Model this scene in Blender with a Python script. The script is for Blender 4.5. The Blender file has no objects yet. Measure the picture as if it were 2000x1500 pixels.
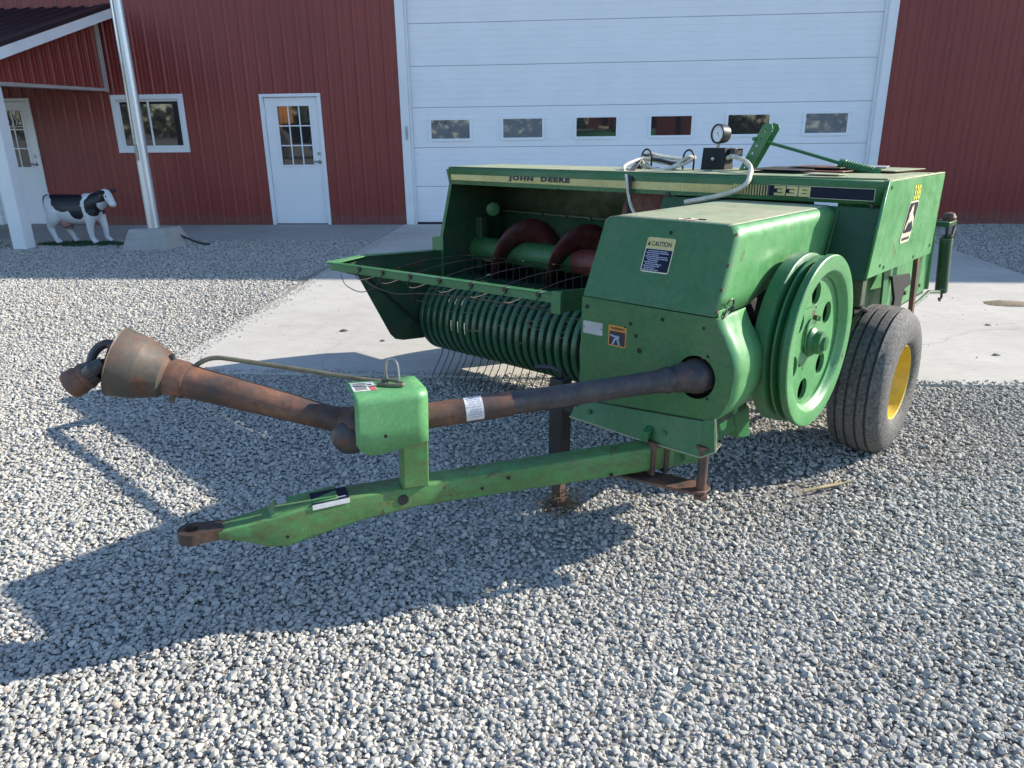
import bpy, bmesh, math, random
import numpy as np
from mathutils import Vector, Matrix
from mathutils.geometry import tessellate_polygon
PI = math.pi
random.seed(7)
rng = np.random.default_rng(7)
S = bpy.context.scene
COL = S.collection

# ------------------------------------------------------------ camera, sky, sun, exposure
cam_d = bpy.data.cameras.new('camera')
cam_d.sensor_width = 36.0
cam_d.lens = 1480.0 / 2000.0 * 36.0
cam_d.clip_start = 0.05
cam_d.clip_end = 500
cam = bpy.data.objects.new('camera', cam_d)
COL.objects.link(cam)
cr = Vector((0.9958765, 0.08975163, -0.01321555))
cu = Vector((-0.0171937, 0.32976605, 0.9439061))
cw = Vector((-0.08907515, 0.93978667, -0.32994943))
M = Matrix.Identity(4)
for i in range(3):
    M[i][0] = cr[i]; M[i][1] = cu[i]; M[i][2] = -cw[i]
M.translation = Vector((0, 0, 1.65))
cam.matrix_world = M
S.camera = cam

TO_SUN = Vector((1.793, 0.645, 1.0)).normalized()
world = bpy.data.worlds.new('World')
S.world = world
world.use_nodes = True
wn = world.node_tree
bg = wn.nodes['Background']
sky = wn.nodes.new('ShaderNodeTexSky')
sky.sky_type = 'NISHITA'
sky.sun_disc = False
sky.sun_elevation = math.asin(TO_SUN.z)
sky.sun_rotation = math.atan2(TO_SUN.x, TO_SUN.y)
sky.air_density = 1.0
sky.dust_density = 0.3
sky.ozone_density = 3.0
wn.links.new(sky.outputs[0], bg.inputs[0])
bg.inputs[1].default_value = 0.15
sun_d = bpy.data.lights.new('sun', 'SUN')
sun_d.energy = 4.6
sun_d.angle = math.radians(0.53)
sun_d.color = (1.0, 0.925, 0.81)
sun = bpy.data.objects.new('sun', sun_d)
COL.objects.link(sun)
sun.rotation_euler = TO_SUN.to_track_quat('Z', 'Y').to_euler()
sun.location = (10, 4, 12)
S.view_settings.view_transform = 'Standard'
S.view_settings.look = 'None'
S.view_settings.gamma = 1
S.view_settings.exposure = 0.93

# ------------------------------------------------------------ materials
def _mat(name):
    m = bpy.data.materials.new(name)
    m.use_nodes = True
    nt = m.node_tree
    return m, nt, nt.nodes['Principled BSDF']

def _coord(nt, scale=None):
    tc = nt.nodes.new('ShaderNodeTexCoord')
    if scale is None:
        return tc.outputs['Object']
    mp = nt.nodes.new('ShaderNodeMapping')
    mp.inputs['Scale'].default_value = scale
    nt.links.new(tc.outputs['Object'], mp.inputs[0])
    return mp.outputs[0]

def _noise(nt, vec, scale, detail=4, rough=0.55):
    n = nt.nodes.new('ShaderNodeTexNoise')
    n.inputs['Scale'].default_value = scale
    n.inputs['Detail'].default_value = detail
    n.inputs['Roughness'].default_value = rough
    nt.links.new(vec, n.inputs['Vector'])
    return n.outputs[0]

def _ramp(nt, fac, stops):
    r = nt.nodes.new('ShaderNodeValToRGB')
    e = r.color_ramp.elements
    while len(e) < len(stops):
        e.new(0.5)
    for k, (p, c) in enumerate(stops):
        e[k].position = p
        e[k].color = (c[0], c[1], c[2], 1) if hasattr(c, '__len__') else (c, c, c, 1)
    nt.links.new(fac, r.inputs[0])
    return r.outputs[0]

def _mix(nt, fac, a, b, mode='MIX'):
    m = nt.nodes.new('ShaderNodeMix')
    m.data_type = 'RGBA'
    m.blend_type = mode
    for k, v in ((0, fac), (6, a), (7, b)):
        if isinstance(v, bpy.types.NodeSocket):
            nt.links.new(v, m.inputs[k])
        elif k == 0:
            m.inputs[0].default_value = v
        else:
            m.inputs[k].default_value = (v[0], v[1], v[2], 1)
    return m.outputs[2]

def _bump(nt, b, h, strength=0.2, dist=0.002):
    n = nt.nodes.new('ShaderNodeBump')
    n.inputs['Strength'].default_value = strength
    n.inputs['Distance'].default_value = dist
    nt.links.new(h, n.inputs['Height'])
    nt.links.new(n.outputs[0], b.inputs['Normal'])
    return n

def painted(name, base, fade, rust=0.0, rough=0.38, dirt=(0.20, 0.17, 0.12), dirt_amt=0.35, scale=1.0, chalk=None, chalk_amt=0.0, spec=0.5, dlo=0.45, stretch=None):
    """old machine paint: two tones of fading, dust, and rust that breaks through in spots"""
    m, nt, b = _mat(name)
    v = _coord(nt)
    c = _mix(nt, _ramp(nt, _noise(nt, v, 2.6 * scale, 5), [(0.32, 0), (0.68, 1)]), base, fade)
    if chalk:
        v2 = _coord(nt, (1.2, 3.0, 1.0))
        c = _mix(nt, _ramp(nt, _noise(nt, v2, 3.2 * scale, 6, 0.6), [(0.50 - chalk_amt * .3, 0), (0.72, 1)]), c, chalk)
    dv = _coord(nt, stretch) if stretch else v
    dn = _ramp(nt, _noise(nt, dv, 9 * scale, 7, 0.7), [(dlo, 0), (dlo + .3, dirt_amt)])
    c = _mix(nt, dn, c, dirt)
    # dust and scuffs of a finer kind
    fn = _ramp(nt, _noise(nt, v, 70 * scale, 4, 0.7), [(0.3, 0.82), (0.7, 1.12)])
    c = _mix(nt, 1.0, c, fn, 'MULTIPLY')
    sc1 = _noise(nt, _coord(nt, (30, 30, 2.2)), 1.6, 3, 0.8)
    sc2 = _noise(nt, _coord(nt, (2.0, 3.0, 34)), 1.7, 3, 0.8)
    c = _mix(nt, _ramp(nt, sc1, [(0.66, 0), (0.72, 0.30)]), c, [min(1, x * 1.5 + .06) for x in fade])
    c = _mix(nt, _ramp(nt, sc2, [(0.66, 0), (0.72, 0.35)]), c, [x * 0.55 for x in base])
    r = _ramp(nt, _noise(nt, v, 14 * scale, 5), [(0.3, rough - .08), (0.7, rough + .18)])
    nt.links.new(r, b.inputs['Roughness'])
    if rust > 0:
        rn = _ramp(nt, _noise(nt, v, 5.5 * scale, 9, 0.72), [(0.64 - rust * 0.22, 0), (0.70 - rust * 0.20, 1)])
        rc = _mix(nt, _noise(nt, v, 40, 5), (0.055, 0.026, 0.016), (0.17, 0.085, 0.050))
        c = _mix(nt, rn, c, rc)
    nt.links.new(c, b.inputs['Base Color'])
    b.inputs['Specular IOR Level'].default_value = spec
    _bump(nt, b, _noise(nt, v, 3.5 * scale, 3), 0.4, 0.012)
    return m

def plain(name, col, rough=0.5, metal=0.0, var=0.15, nscale=20, bump=0.0, spec=0.5):
    m, nt, b = _mat(name)
    v = _coord(nt)
    lo = [x * (1 - var) for x in col]; hi = [min(1, x * (1 + var)) for x in col]
    c = _mix(nt, _ramp(nt, _noise(nt, v, nscale, 5), [(0.3, 0), (0.7, 1)]), lo, hi)
    nt.links.new(c, b.inputs['Base Color'])
    b.inputs['Roughness'].default_value = rough
    b.inputs['Metallic'].default_value = metal
    b.inputs['Specular IOR Level'].default_value = spec
    if bump:
        _bump(nt, b, _noise(nt, v, nscale * 2, 5), bump, 0.003)
    return m

MT = {}
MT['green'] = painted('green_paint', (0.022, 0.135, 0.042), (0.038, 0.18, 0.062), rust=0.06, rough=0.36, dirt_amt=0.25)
MT['green_front'] = painted('green_front_paint', (0.028, 0.128, 0.038), (0.039, 0.150, 0.045), rust=0.0, rough=0.42, dirt_amt=0.25, scale=.6)
MT['green_case'] = painted('dark_shaded_green', (0.014, 0.066, 0.020), (0.020, 0.080, 0.026), rough=0.4, dirt_amt=0.12)  # half-bright copy of the green: shade under the hood put into colour
MT['green_lit_faded'] = painted('lit_faded_green_paint', (0.078, 0.265, 0.090), (0.125, 0.335, 0.130), rust=0.02, rough=0.36, dirt=(0.25, 0.33, 0.2), dirt_amt=0.22)  # lit copy of the machine green; sun brightness put into colour with fading
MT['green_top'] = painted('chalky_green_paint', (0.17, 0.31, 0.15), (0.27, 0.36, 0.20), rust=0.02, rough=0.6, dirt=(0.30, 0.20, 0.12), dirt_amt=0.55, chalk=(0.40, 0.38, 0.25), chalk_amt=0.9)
MT['green_dark'] = painted('inner_shade_green', (0.016, 0.060, 0.024), (0.026, 0.085, 0.034), rust=0.2, rough=0.5, dirt=(0.10, 0.085, 0.06), dirt_amt=0.7)  # green darkened for the interior; its shade is in the colour
MT['green_tongue'] = painted('worn_tongue_paint', (0.055, 0.20, 0.055), (0.10, 0.27, 0.085), rust=0.16, rough=0.45, dirt=(0.12, 0.095, 0.04), dirt_amt=0.8, scale=1.6, dlo=.40, stretch=(1, 1, 2.5))
MT['band'] = painted('dark_band_paint', (0.020, 0.090, 0.040), (0.034, 0.120, 0.055), rust=0.15, rough=0.3, dirt_amt=0.3, scale=2)
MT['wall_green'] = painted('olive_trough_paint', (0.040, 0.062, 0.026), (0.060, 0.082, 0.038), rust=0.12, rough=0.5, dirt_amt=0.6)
MT['rust'] = painted('rust', (0.040, 0.026, 0.020), (0.26, 0.115, 0.062), rust=0.30, rough=0.55, dirt=(0.050, 0.050, 0.052), dirt_amt=0.9, scale=2.6, dlo=.42)
MT['hitch'] = painted('dark_greasy_iron', (0.030, 0.021, 0.017), (0.075, 0.045, 0.030), rust=0.25, rough=0.5, dirt=(0.02, 0.02, 0.02), dirt_amt=0.8, scale=4)
MT['bell'] = painted('stained_bell_metal', (0.085, 0.072, 0.055), (0.15, 0.080, 0.052), rust=0.42, rough=0.5, dirt=(0.055, 0.066, 0.055), dirt_amt=0.9, scale=2.4, dlo=.38)
MT['rust_red'] = painted('rusty_red_steel', (0.14, 0.030, 0.025), (0.20, 0.05, 0.038), rust=0.25, rough=0.45, dirt_amt=0.3, scale=2)
MT['auger_red'] = painted('dark_red_auger', (0.075, 0.014, 0.012), (0.115, 0.024, 0.020), rust=0.2, rough=0.4, dirt_amt=0.3, scale=2)
MT['black_pipe'] = painted('dark_shaft_guard', (0.030, 0.030, 0.036), (0.06, 0.055, 0.055), rust=0.42, rough=0.42, dirt=(0.13, 0.10, 0.08), dirt_amt=0.7, scale=2.2)
MT['black'] = plain('black_steel', (0.018, 0.018, 0.02), 0.45, 0.0, 0.3)
MT['shade_black'] = plain('dark_steel_gap_shade', (0.012, 0.013, 0.013), 0.8, 0.0, 0.3)  # near-black for dark steel, and for shade in gaps
MT['navy'] = plain('navy_decal', (0.008, 0.011, 0.028), 0.55, spec=0.2)
MT['yellow_pale'] = painted('sun_bleached_yellow_decal', (0.56, 0.45, 0.14), (0.64, 0.54, 0.22), rough=0.45, dirt_amt=0.3)
MT['yellow'] = painted('yellow_rim_paint', (0.62, 0.43, 0.035), (0.70, 0.50, 0.06), rough=0.34, dirt=(0.3, 0.2, 0.06), dirt_amt=0.35, scale=2)
MT['yellow_print'] = plain('yellow_print', (0.62, 0.58, 0.08), 0.45)
MT['cream'] = plain('cream_decal', (0.60, 0.55, 0.40), 0.5)
MT['orange'] = plain('orange_decal', (0.62, 0.24, 0.03), 0.5)
MT['paper'] = plain('white_label', (0.62, 0.62, 0.60), 0.5, 0, 0.2, 60)
MT['ink'] = plain('black_ink', (0.02, 0.02, 0.025), 0.5)
MT['ink_grey'] = plain('pale_print', (0.34, 0.35, 0.46), 0.5)
MT['red_print'] = plain('red_print', (0.5, 0.12, 0.08), 0.5)
MT['plate'] = plain('aluminium_plate', (0.42, 0.42, 0.42), 0.45, 0.3)
MT['steel'] = plain('worn_steel', (0.32, 0.31, 0.29), 0.38, 0.8, 0.3)
MT['rod'] = plain('olive_rod', (0.17, 0.15, 0.09), 0.45, 0.3, 0.35, 30)
MT['hose'] = plain('cream_hose', (0.62, 0.57, 0.45), 0.42, 0, 0.2)
MT['black_hose'] = plain('black_hose', (0.02, 0.02, 0.024), 0.4)
MT['dial'] = plain('dial_face', (0.72, 0.74, 0.78), 0.3)
MT['white_trim'] = plain('white_trim', (0.76, 0.78, 0.80), 0.42, 0, 0.04, 3)
MT['grey_trim'] = plain('beige_trim', (0.42, 0.37, 0.35), 0.5, 0, 0.08, 3)
MT['door_white'] = plain('white_door_paint', (0.80, 0.81, 0.84), 0.38, 0, 0.03, 2)
MT['seal'] = plain('black_rubber_seal', (0.015, 0.015, 0.017), 0.7)
MT['dark_room'] = plain('dark_interior', (0.03, 0.03, 0.032), 0.9)
MT['old_hay'] = plain('old_hay', (0.17, 0.125, 0.065), 0.85, 0, 0.4)
MT['straw'] = plain('dry_straw', (0.42, 0.33, 0.18), 0.8, 0, 0.3)
MT['grass_mat'] = plain('green_turf_mat', (0.02, 0.06, 0.025), 0.9, 0, 0.5, 60, 0.8)
MT['cable'] = plain('black_cable', (0.02, 0.02, 0.022), 0.6)

def siding_mat():
    m, nt, b = _mat('red_painted_steel')
    v = _coord(nt)
    c = _mix(nt, _ramp(nt, _noise(nt, v, 0.5, 3), [(0.35, 0), (0.65, 1)]), (0.205, 0.026, 0.021), (0.25, 0.034, 0.028))
    st = _noise(nt, _coord(nt, (9, 9, 0.4)), 2.0, 4)
    c = _mix(nt, 1.0, c, _ramp(nt, st, [(0.3, 0.90), (0.7, 1.08)]), 'MULTIPLY')
    sp = nt.nodes.new('ShaderNodeSeparateXYZ'); nt.links.new(v, sp.inputs[0])
    ml = nt.nodes.new('ShaderNodeMath'); ml.operation = 'MULTIPLY_ADD'; nt.links.new(_noise(nt, _coord(nt, (3, 3, 1)), 3.0, 5), ml.inputs[0]); ml.inputs[1].default_value = -.22; nt.links.new(sp.outputs[2], ml.inputs[2])
    c = _mix(nt, _ramp(nt, ml.outputs[0], [(0.0, 0.35), (0.09, 0.0)]), c, (0.15, 0.11, 0.09))
    nt.links.new(c, b.inputs['Base Color'])
    b.inputs['Roughness'].default_value = 0.42
    b.inputs['Specular IOR Level'].default_value = 0.5
    _bump(nt, b, _noise(nt, _coord(nt, (1, 1, .3)), 1.6, 3), 0.45, 0.03)
    return m
MT['siding'] = siding_mat()

def dark_roof():
    m, nt, b = _mat('dark_porch_roofing')
    b.inputs['Base Color'].default_value = (0.022, 0.014, 0.018, 1)
    b.inputs['Roughness'].default_value = 0.5
    return m
MT['roofing'] = dark_roof()

def galv():
    m, nt, b = _mat('brushed_aluminium_pole')
    st = _noise(nt, _coord(nt, (30, 30, 0.6)), 1.5, 6)
    c = _mix(nt, _ramp(nt, st, [(0.3, 0), (0.7, 1)]), (0.42, 0.45, 0.50), (0.72, 0.74, 0.76))
    nt.links.new(c, b.inputs['Base Color'])
    b.inputs['Metallic'].default_value = 0.75
    b.inputs['Roughness'].default_value = 0.36
    return m
MT['galv'] = galv()

def glass_dark(name, col=(0.02, 0.022, 0.025), alpha=None):
    m, nt, b = _mat(name)
    b.inputs['Base Color'].default_value = (*col, 1)
    b.inputs['Roughness'].default_value = 0.03
    b.inputs['IOR'].default_value = 1.52
    b.inputs['Specular IOR Level'].default_value = 1.0
    b.inputs['Coat Weight'].default_value = 1.0
    b.inputs['Coat Roughness'].default_value = 0.02
    _bump(nt, b, _noise(nt, _coord(nt), 3.0, 2), 0.05, 0.01)
    return m
MT['glass'] = glass_dark('window_glass')
MT['glass_grey'] = glass_dark('sky_grey_glass', (0.16, 0.18, 0.20))  # grey base stands in for the sky mirrored in these panes

def tyre_mat():
    m, nt, b = _mat('weathered_tyre_rubber')
    v = _coord(nt)
    c = _mix(nt, _ramp(nt, _noise(nt, v, 60, 8, 0.75), [(0.35, 0), (0.7, 1)]), (0.028, 0.028, 0.029), (0.24, 0.235, 0.22))
    c = _mix(nt, _ramp(nt, _noise(nt, v, 6, 5), [(0.4, 0), (0.75, 0.5)]), c, (0.14, 0.13, 0.115))
    nt.links.new(c, b.inputs['Base Color'])
    b.inputs['Roughness'].default_value = 0.72
    _bump(nt, b, _noise(nt, v, 90, 6, 0.8), 1.0, 0.006)
    return m
MT['tyre'] = tyre_mat()

def concrete(name, c0, c1, groove=True):
    m, nt, b = _mat(name)
    v = _coord(nt)
    c = _mix(nt, _ramp(nt, _noise(nt, v, 0.9, 6, 0.6), [(0.3, 0), (0.7, 1)]), c0, c1)
    c = _mix(nt, _ramp(nt, _noise(nt, v, 7, 6, 0.7), [(0.45, 0), (0.8, 0.35)]), c, [x * 0.72 for x in c0])
    st = _noise(nt, _coord(nt, (1.4, 22, 1)), 2.4, 5, 0.65)
    c = _mix(nt, 1.0, c, _ramp(nt, st, [(0.3, 0.90), (0.7, 1.05)]), 'MULTIPLY')
    sp = _noise(nt, v, 160, 3, 0.8)
    c = _mix(nt, 1.0, c, _ramp(nt, sp, [(0.28, 0.80), (0.5, 1.0)]), 'MULTIPLY')
    stn = _noise(nt, _coord(nt, (1, 1.6, 1)), 0.55, 7, 0.62)
    c = _mix(nt, _ramp(nt, stn, [(0.50, 0), (0.66, 0.40)]), c, [x * 0.70 for x in c0])
    wv = nt.nodes.new('ShaderNodeVectorMath'); wv.operation = 'MULTIPLY_ADD'
    nz = nt.nodes.new('ShaderNodeTexNoise'); nz.inputs['Scale'].default_value = 1.7; nt.links.new(v, nz.inputs['Vector'])
    nt.links.new(nz.outputs['Color'], wv.inputs[0]); wv.inputs[1].default_value = (.5, .5, 0); nt.links.new(v, wv.inputs[2])
    vc = nt.nodes.new('ShaderNodeTexVoronoi'); vc.feature = 'DISTANCE_TO_EDGE'; vc.inputs['Scale'].default_value = .42; nt.links.new(wv.outputs[0], vc.inputs['Vector'])
    c = _mix(nt, _ramp(nt, vc.outputs['Distance'], [(0.0, 0.22), (0.0022, 0.0)]), c, (0.12, 0.11, 0.10))
    nt.links.new(c, b.inputs['Base Color'])
    b.inputs['Roughness'].default_value = 0.85
    b.inputs['Specular IOR Level'].default_value = 0.25
    _bump(nt, b, st, 0.5, 0.006)
    return m
MT['concrete'] = concrete('broomed_concrete', (0.47, 0.445, 0.395), (0.57, 0.545, 0.49))
MT['concrete_pad'] = concrete('aged_concrete', (0.36, 0.35, 0.32), (0.43, 0.42, 0.39))

def gravel_base():
    m, nt, b = _mat('gravel_bed')
    v = _coord(nt)
    vo = nt.nodes.new('ShaderNodeTexVoronoi')
    vo.inputs['Scale'].default_value = 52
    nt.links.new(v, vo.inputs['Vector'])
    hsv = _ramp(nt, vo.outputs['Distance'], [(0.0, 1.0), (0.55, 0.85), (0.8, 0.5)])
    c = _mix(nt, _noise(nt, v, 30, 3), (0.27, 0.255, 0.23), (0.38, 0.36, 0.32))
    c = _mix(nt, 1.0, c, hsv, 'MULTIPLY')
    nt.links.new(c, b.inputs['Base Color'])
    b.inputs['Roughness'].default_value = 0.95
    b.inputs['Specular IOR Level'].default_value = 0.1
    inv = nt.nodes.new('ShaderNodeMath'); inv.operation = 'SUBTRACT'; inv.inputs[0].default_value = 1
    nt.links.new(vo.outputs['Distance'], inv.inputs[1])
    _bump(nt, b, inv.outputs[0], 0.6, 0.008)
    return m
MT['gravel_bed'] = gravel_base()

def stone_mat():
    m, nt, b = _mat('crushed_limestone')
    oi = nt.nodes.new('ShaderNodeObjectInfo')
    c = _ramp(nt, oi.outputs['Random'], [(0.0, (0.26, 0.25, 0.225)), (0.10, (0.38, 0.37, 0.335)), (0.5, (0.465, 0.45, 0.405)), (0.88, (0.53, 0.51, 0.455)), (0.98, (0.60, 0.56, 0.49)), (1.0, (0.44, 0.36, 0.28))])
    geo = nt.nodes.new('ShaderNodeNewGeometry')
    # dirtier, sandier patches of the yard, by place
    dn = _ramp(nt, _noise(nt, geo.outputs['Position'], 0.55, 4), [(0.42, 0), (0.68, 0.55)])
    c = _mix(nt, dn, c, _mix(nt, 0.55, c, (0.30, 0.27, 0.23)))
    nt.links.new(_mix(nt, 1.0, c, _ramp(nt, _noise(nt, geo.outputs['Position'], 130, 4, .7), [(0.3, 0.78), (0.7, 1.12)]), 'MULTIPLY'), b.inputs['Base Color'])
    b.inputs['Roughness'].default_value = 0.9
    b.inputs['Specular IOR Level'].default_value = 0.2
    return m
MT['stone'] = stone_mat()

# ------------------------------------------------------------ mesh helpers
IDN = lambda p: Vector(p)
def ABC(p):            # machine coordinates: a forward, b to the machine's right, c up
    return Vector((p[0], -p[1], p[2]))

class MB:
    def __init__(self, f=IDN):
        self.v = []; self.f = []; self.mi = []; self.map = f; self.m = 0
    def add(self, vs, fs):
        o = len(self.v)
        self.v += [self.map(p) for p in vs]
        self.f += [tuple(i + o for i in f) for f in fs]
        self.mi += [self.m] * len(fs)
        return self
    def box(self, x0, x1, y0, y1, z0, z1):
        vs = [(x, y, z) for z in (z0, z1) for y in (y0, y1) for x in (x0, x1)]
        return self.add(vs, [(0, 1, 3, 2), (4, 6, 7, 5), (0, 4, 5, 1), (2, 3, 7, 6), (0, 2, 6, 4), (1, 5, 7, 3)])
    def hexa(self, bot, top):
        return self.add(list(bot) + list(top), [(3, 2, 1, 0), (4, 5, 6, 7), (0, 1, 5, 4), (1, 2, 6, 5), (2, 3, 7, 6), (3, 0, 4, 7)])
    def prism(self, outer, t, holes=()):
        """planar polygon (3D points) with holes, given thickness vector t"""
        loops = [list(map(Vector, outer))] + [list(map(Vector, h)) for h in holes]
        tri = tessellate_polygon(loops)
        flat = [p for l in loops for p in l]
        n = len(flat); t = Vector(t)
        fs = [tuple(x) for x in tri] + [tuple(n + i for i in reversed(x)) for x in tri]
        o = 0
        for l in loops:
            k = len(l)
            for i in range(k):
                j = (i + 1) % k
                fs.append((o + i, o + j, n + o + j, n + o + i))
            o += k
        return self.add([tuple(p) for p in flat] + [tuple(p + t) for p in flat], fs)
    def tube(self, pts, r, n=10, closed=False, caps=True):
        pts = [Vector(p) for p in pts]
        k = len(pts); vs = []; fs = []
        rr = r if hasattr(r, '__len__') else [r] * k
        up = None
        for i, p in enumerate(pts):
            if closed: d = pts[(i + 1) % k] - pts[i - 1]
            elif i == 0: d = pts[1] - pts[0]
            elif i == k - 1: d = pts[-1] - pts[-2]
            else: d = (pts[i + 1] - p).normalized() + (p - pts[i - 1]).normalized()
            d.normalize()
            if up is None:
                up = Vector((0, 0, 1)) if abs(d.z) < 0.9 else Vector((1, 0, 0))
            x = up.cross(d); 
            if x.length < 1e-6: x = Vector((1, 0, 0)).cross(d)
            x.normalize(); y = d.cross(x).normalized(); up = y
            for j in range(n):
                a = 2 * PI * j / n
                vs.append(tuple(p + (x * math.cos(a) + y * math.sin(a)) * rr[i]))
        for i in range(k if closed else k - 1):
            i2 = (i + 1) % k
            for j in range(n):
                j2 = (j + 1) % n
                fs.append((i * n + j, i * n + j2, i2 * n + j2, i2 * n + j))
        if caps and not closed:
            fs.append(tuple(reversed(range(n)))); fs.append(tuple((k - 1) * n + j for j in range(n)))
        return self.add(vs, fs)
    def cone(self, p0, p1, r0, r1, n=24, caps=True):
        return self.tube([p0, p1], [r0, r1], n, caps=caps)
    def lathe(self, c, axis, prof, n=48, closed=True):
        """prof: list of (radius, distance along axis)"""
        c = Vector(c); ax = Vector(axis).normalized()
        x = ax.orthogonal().normalized(); y = ax.cross(x)
        vs = []; k = len(prof)
        for r, h in prof:
            for j in range(n):
                a = 2 * PI * j / n
                vs.append(tuple(c + ax * h + (x * math.cos(a) + y * math.sin(a)) * r))
        fs = []
        for i in range(k if closed else k - 1):
            i2 = (i + 1) % k
            for j in range(n):
                j2 = (j + 1) % n
                fs.append((i * n + j, i * n + j2, i2 * n + j2, i2 * n + j))
        return self.add(vs, fs)
    def sweep(self, prof, path):
        """prof: closed polygon of offsets as function index -> 3D points per path station (lists given directly)"""
        raise NotImplementedError
    def loft(self, rings, closed=True, caps=True):
        k = len(rings); n = len(rings[0]); vs = [tuple(p) for r in rings for p in r]; fs = []
        for i in range(k - 1):
            for j in range(n if closed else n - 1):
                j2 = (j + 1) % n
                fs.append((i * n + j, i * n + j2, (i + 1) * n + j2, (i + 1) * n + j))
        if caps and closed:
            fs.append(tuple(reversed(range(n)))); fs.append(tuple((k - 1) * n + j for j in range(n)))
        return self.add(vs, fs)
    def build(self, name, mat, parent=None, bevel=0.0, smooth=True, angle=35, seg=2, loc=None, recalc=True):
        me = bpy.data.meshes.new(name)
        me.from_pydata([tuple(p) for p in self.v], [], self.f)
        mats = mat if isinstance(mat, (list, tuple)) else [mat]
        for m in mats:
            me.materials.append(MT[m] if isinstance(m, str) else m)
        for p, i in zip(me.polygons, self.mi):
            p.material_index = i
        if recalc:
            bm = bmesh.new(); bm.from_mesh(me)
            bmesh.ops.recalc_face_normals(bm, faces=bm.faces)
            bm.to_mesh(me); bm.free()
        me.validate(); me.update()
        if smooth:
            me.shade_smooth()
            me.set_sharp_from_angle(angle=math.radians(angle))
        o = bpy.data.objects.new(name, me)
        COL.objects.link(o)
        if parent is not None: o.parent = parent
        if loc is not None: o.location = loc
        if bevel > 0:
            b = o.modifiers.new('bevel', 'BEVEL')
            b.width = bevel; b.segments = seg; b.limit_method = 'ANGLE'; b.angle_limit = math.radians(40)
        return o

def thing(name, label, cat, loc=(0, 0, 0), group=None, mw=None):
    o = bpy.data.objects.new(name, None)
    o.empty_display_size = 0.2
    COL.objects.link(o)
    if mw is not None: o.matrix_world = mw
    else: o.location = loc
    o['label'] = label; o['category'] = cat
    if group: o['group'] = group
    return o
def tag(o, label, cat=None, group=None):
    o['label'] = label
    if cat: o['category'] = cat
    if group: o['group'] = group
    return o
def structure(o):
    o['kind'] = 'structure'; return o
def text_geo(body, size=1.0, shear=0.0, bold=0.0, sx=1.0, space=1.0):
    cu_ = bpy.data.curves.new('lettering_source', 'FONT')
    cu_.body = body; cu_.size = size; cu_.shear = shear; cu_.offset = bold
    cu_.space_character = space; cu_.resolution_u = 3
    o = bpy.data.objects.new('lettering_source', cu_)
    COL.objects.link(o)
    dg = bpy.context.evaluated_depsgraph_get(); dg.update()
    me = bpy.data.meshes.new_from_object(o.evaluated_get(dg))
    vs = [(v.co.x * sx, v.co.y) for v in me.vertices]
    fs = [tuple(p.vertices) for p in me.polygons]
    bpy.data.objects.remove(o); bpy.data.curves.remove(cu_); bpy.data.meshes.remove(me)
    x0 = min(v[0] for v in vs); y0 = min(v[1] for v in vs); x1 = max(v[0] for v in vs); y1 = max(v[1] for v in vs)
    return [(v[0] - x0, v[1] - y0) for v in vs], fs, x1 - x0, y1 - y0
def put_text(name, body, org, ux, uy, w, h, mat, parent, mapf=IDN, **k):
    vs, fs, tw, th = text_geo(body, **k)
    org = Vector(org); ux = Vector(ux); uy = Vector(uy)
    mb = MB(mapf); mb.add([tuple(org + ux * (v[0] / tw * w) + uy * (v[1] / th * h)) for v in vs], fs)
    return mb.build(name, mat, parent, smooth=False, recalc=False)
def circle2(cx, cy, r, n=24, sx=1.0, ph=0.0, rev=False):
    p = [(cx + r * sx * math.cos(2 * PI * i / n + ph), cy + r * math.sin(2 * PI * i / n + ph)) for i in range(n)]
    return p[::-1] if rev else p
def rrect(x0, x1, y0, y1, r, n=4):
    out = []
    for cx, cy, a0 in ((x1 - r, y1 - r, 0), (x0 + r, y1 - r, 90), (x0 + r, y0 + r, 180), (x1 - r, y0 + r, 270)):
        for k in range(n + 1):
            a = math.radians(a0 + 90 * k / n)
            out.append((cx + r * math.cos(a), cy + r * math.sin(a)))
    return out
def crom(pts, n=8, closed=False):
    pts = [Vector(p) for p in pts]; out = []
    k = len(pts)
    rngi = range(k if closed else k - 1)
    for i in rngi:
        if closed: p0, p1, p2, p3 = pts[i - 1], pts[i], pts[(i + 1) % k], pts[(i + 2) % k]
        else: p0 = pts[max(0, i - 1)]; p1 = pts[i]; p2 = pts[i + 1]; p3 = pts[min(k - 1, i + 2)]
        for j in range(n):
            t = j / n
            out.append(0.5 * ((2 * p1) + (-p0 + p2) * t + (2 * p0 - 5 * p1 + 4 * p2 - p3) * t * t + (-p0 + 3 * p1 - 3 * p2 + p3) * t ** 3))
    if not closed: out.append(pts[-1])
    return out

# ============================================================ GROUND
WY = 12.683            # face of the shed wall
g = MB(); g.add([(-200, -200, 0), (200, -200, 0), (200, 200, 0), (-200, 200, 0)], [(0, 1, 2, 3)])
structure(g.build('gravel_ground', 'gravel_bed', smooth=False))

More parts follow.
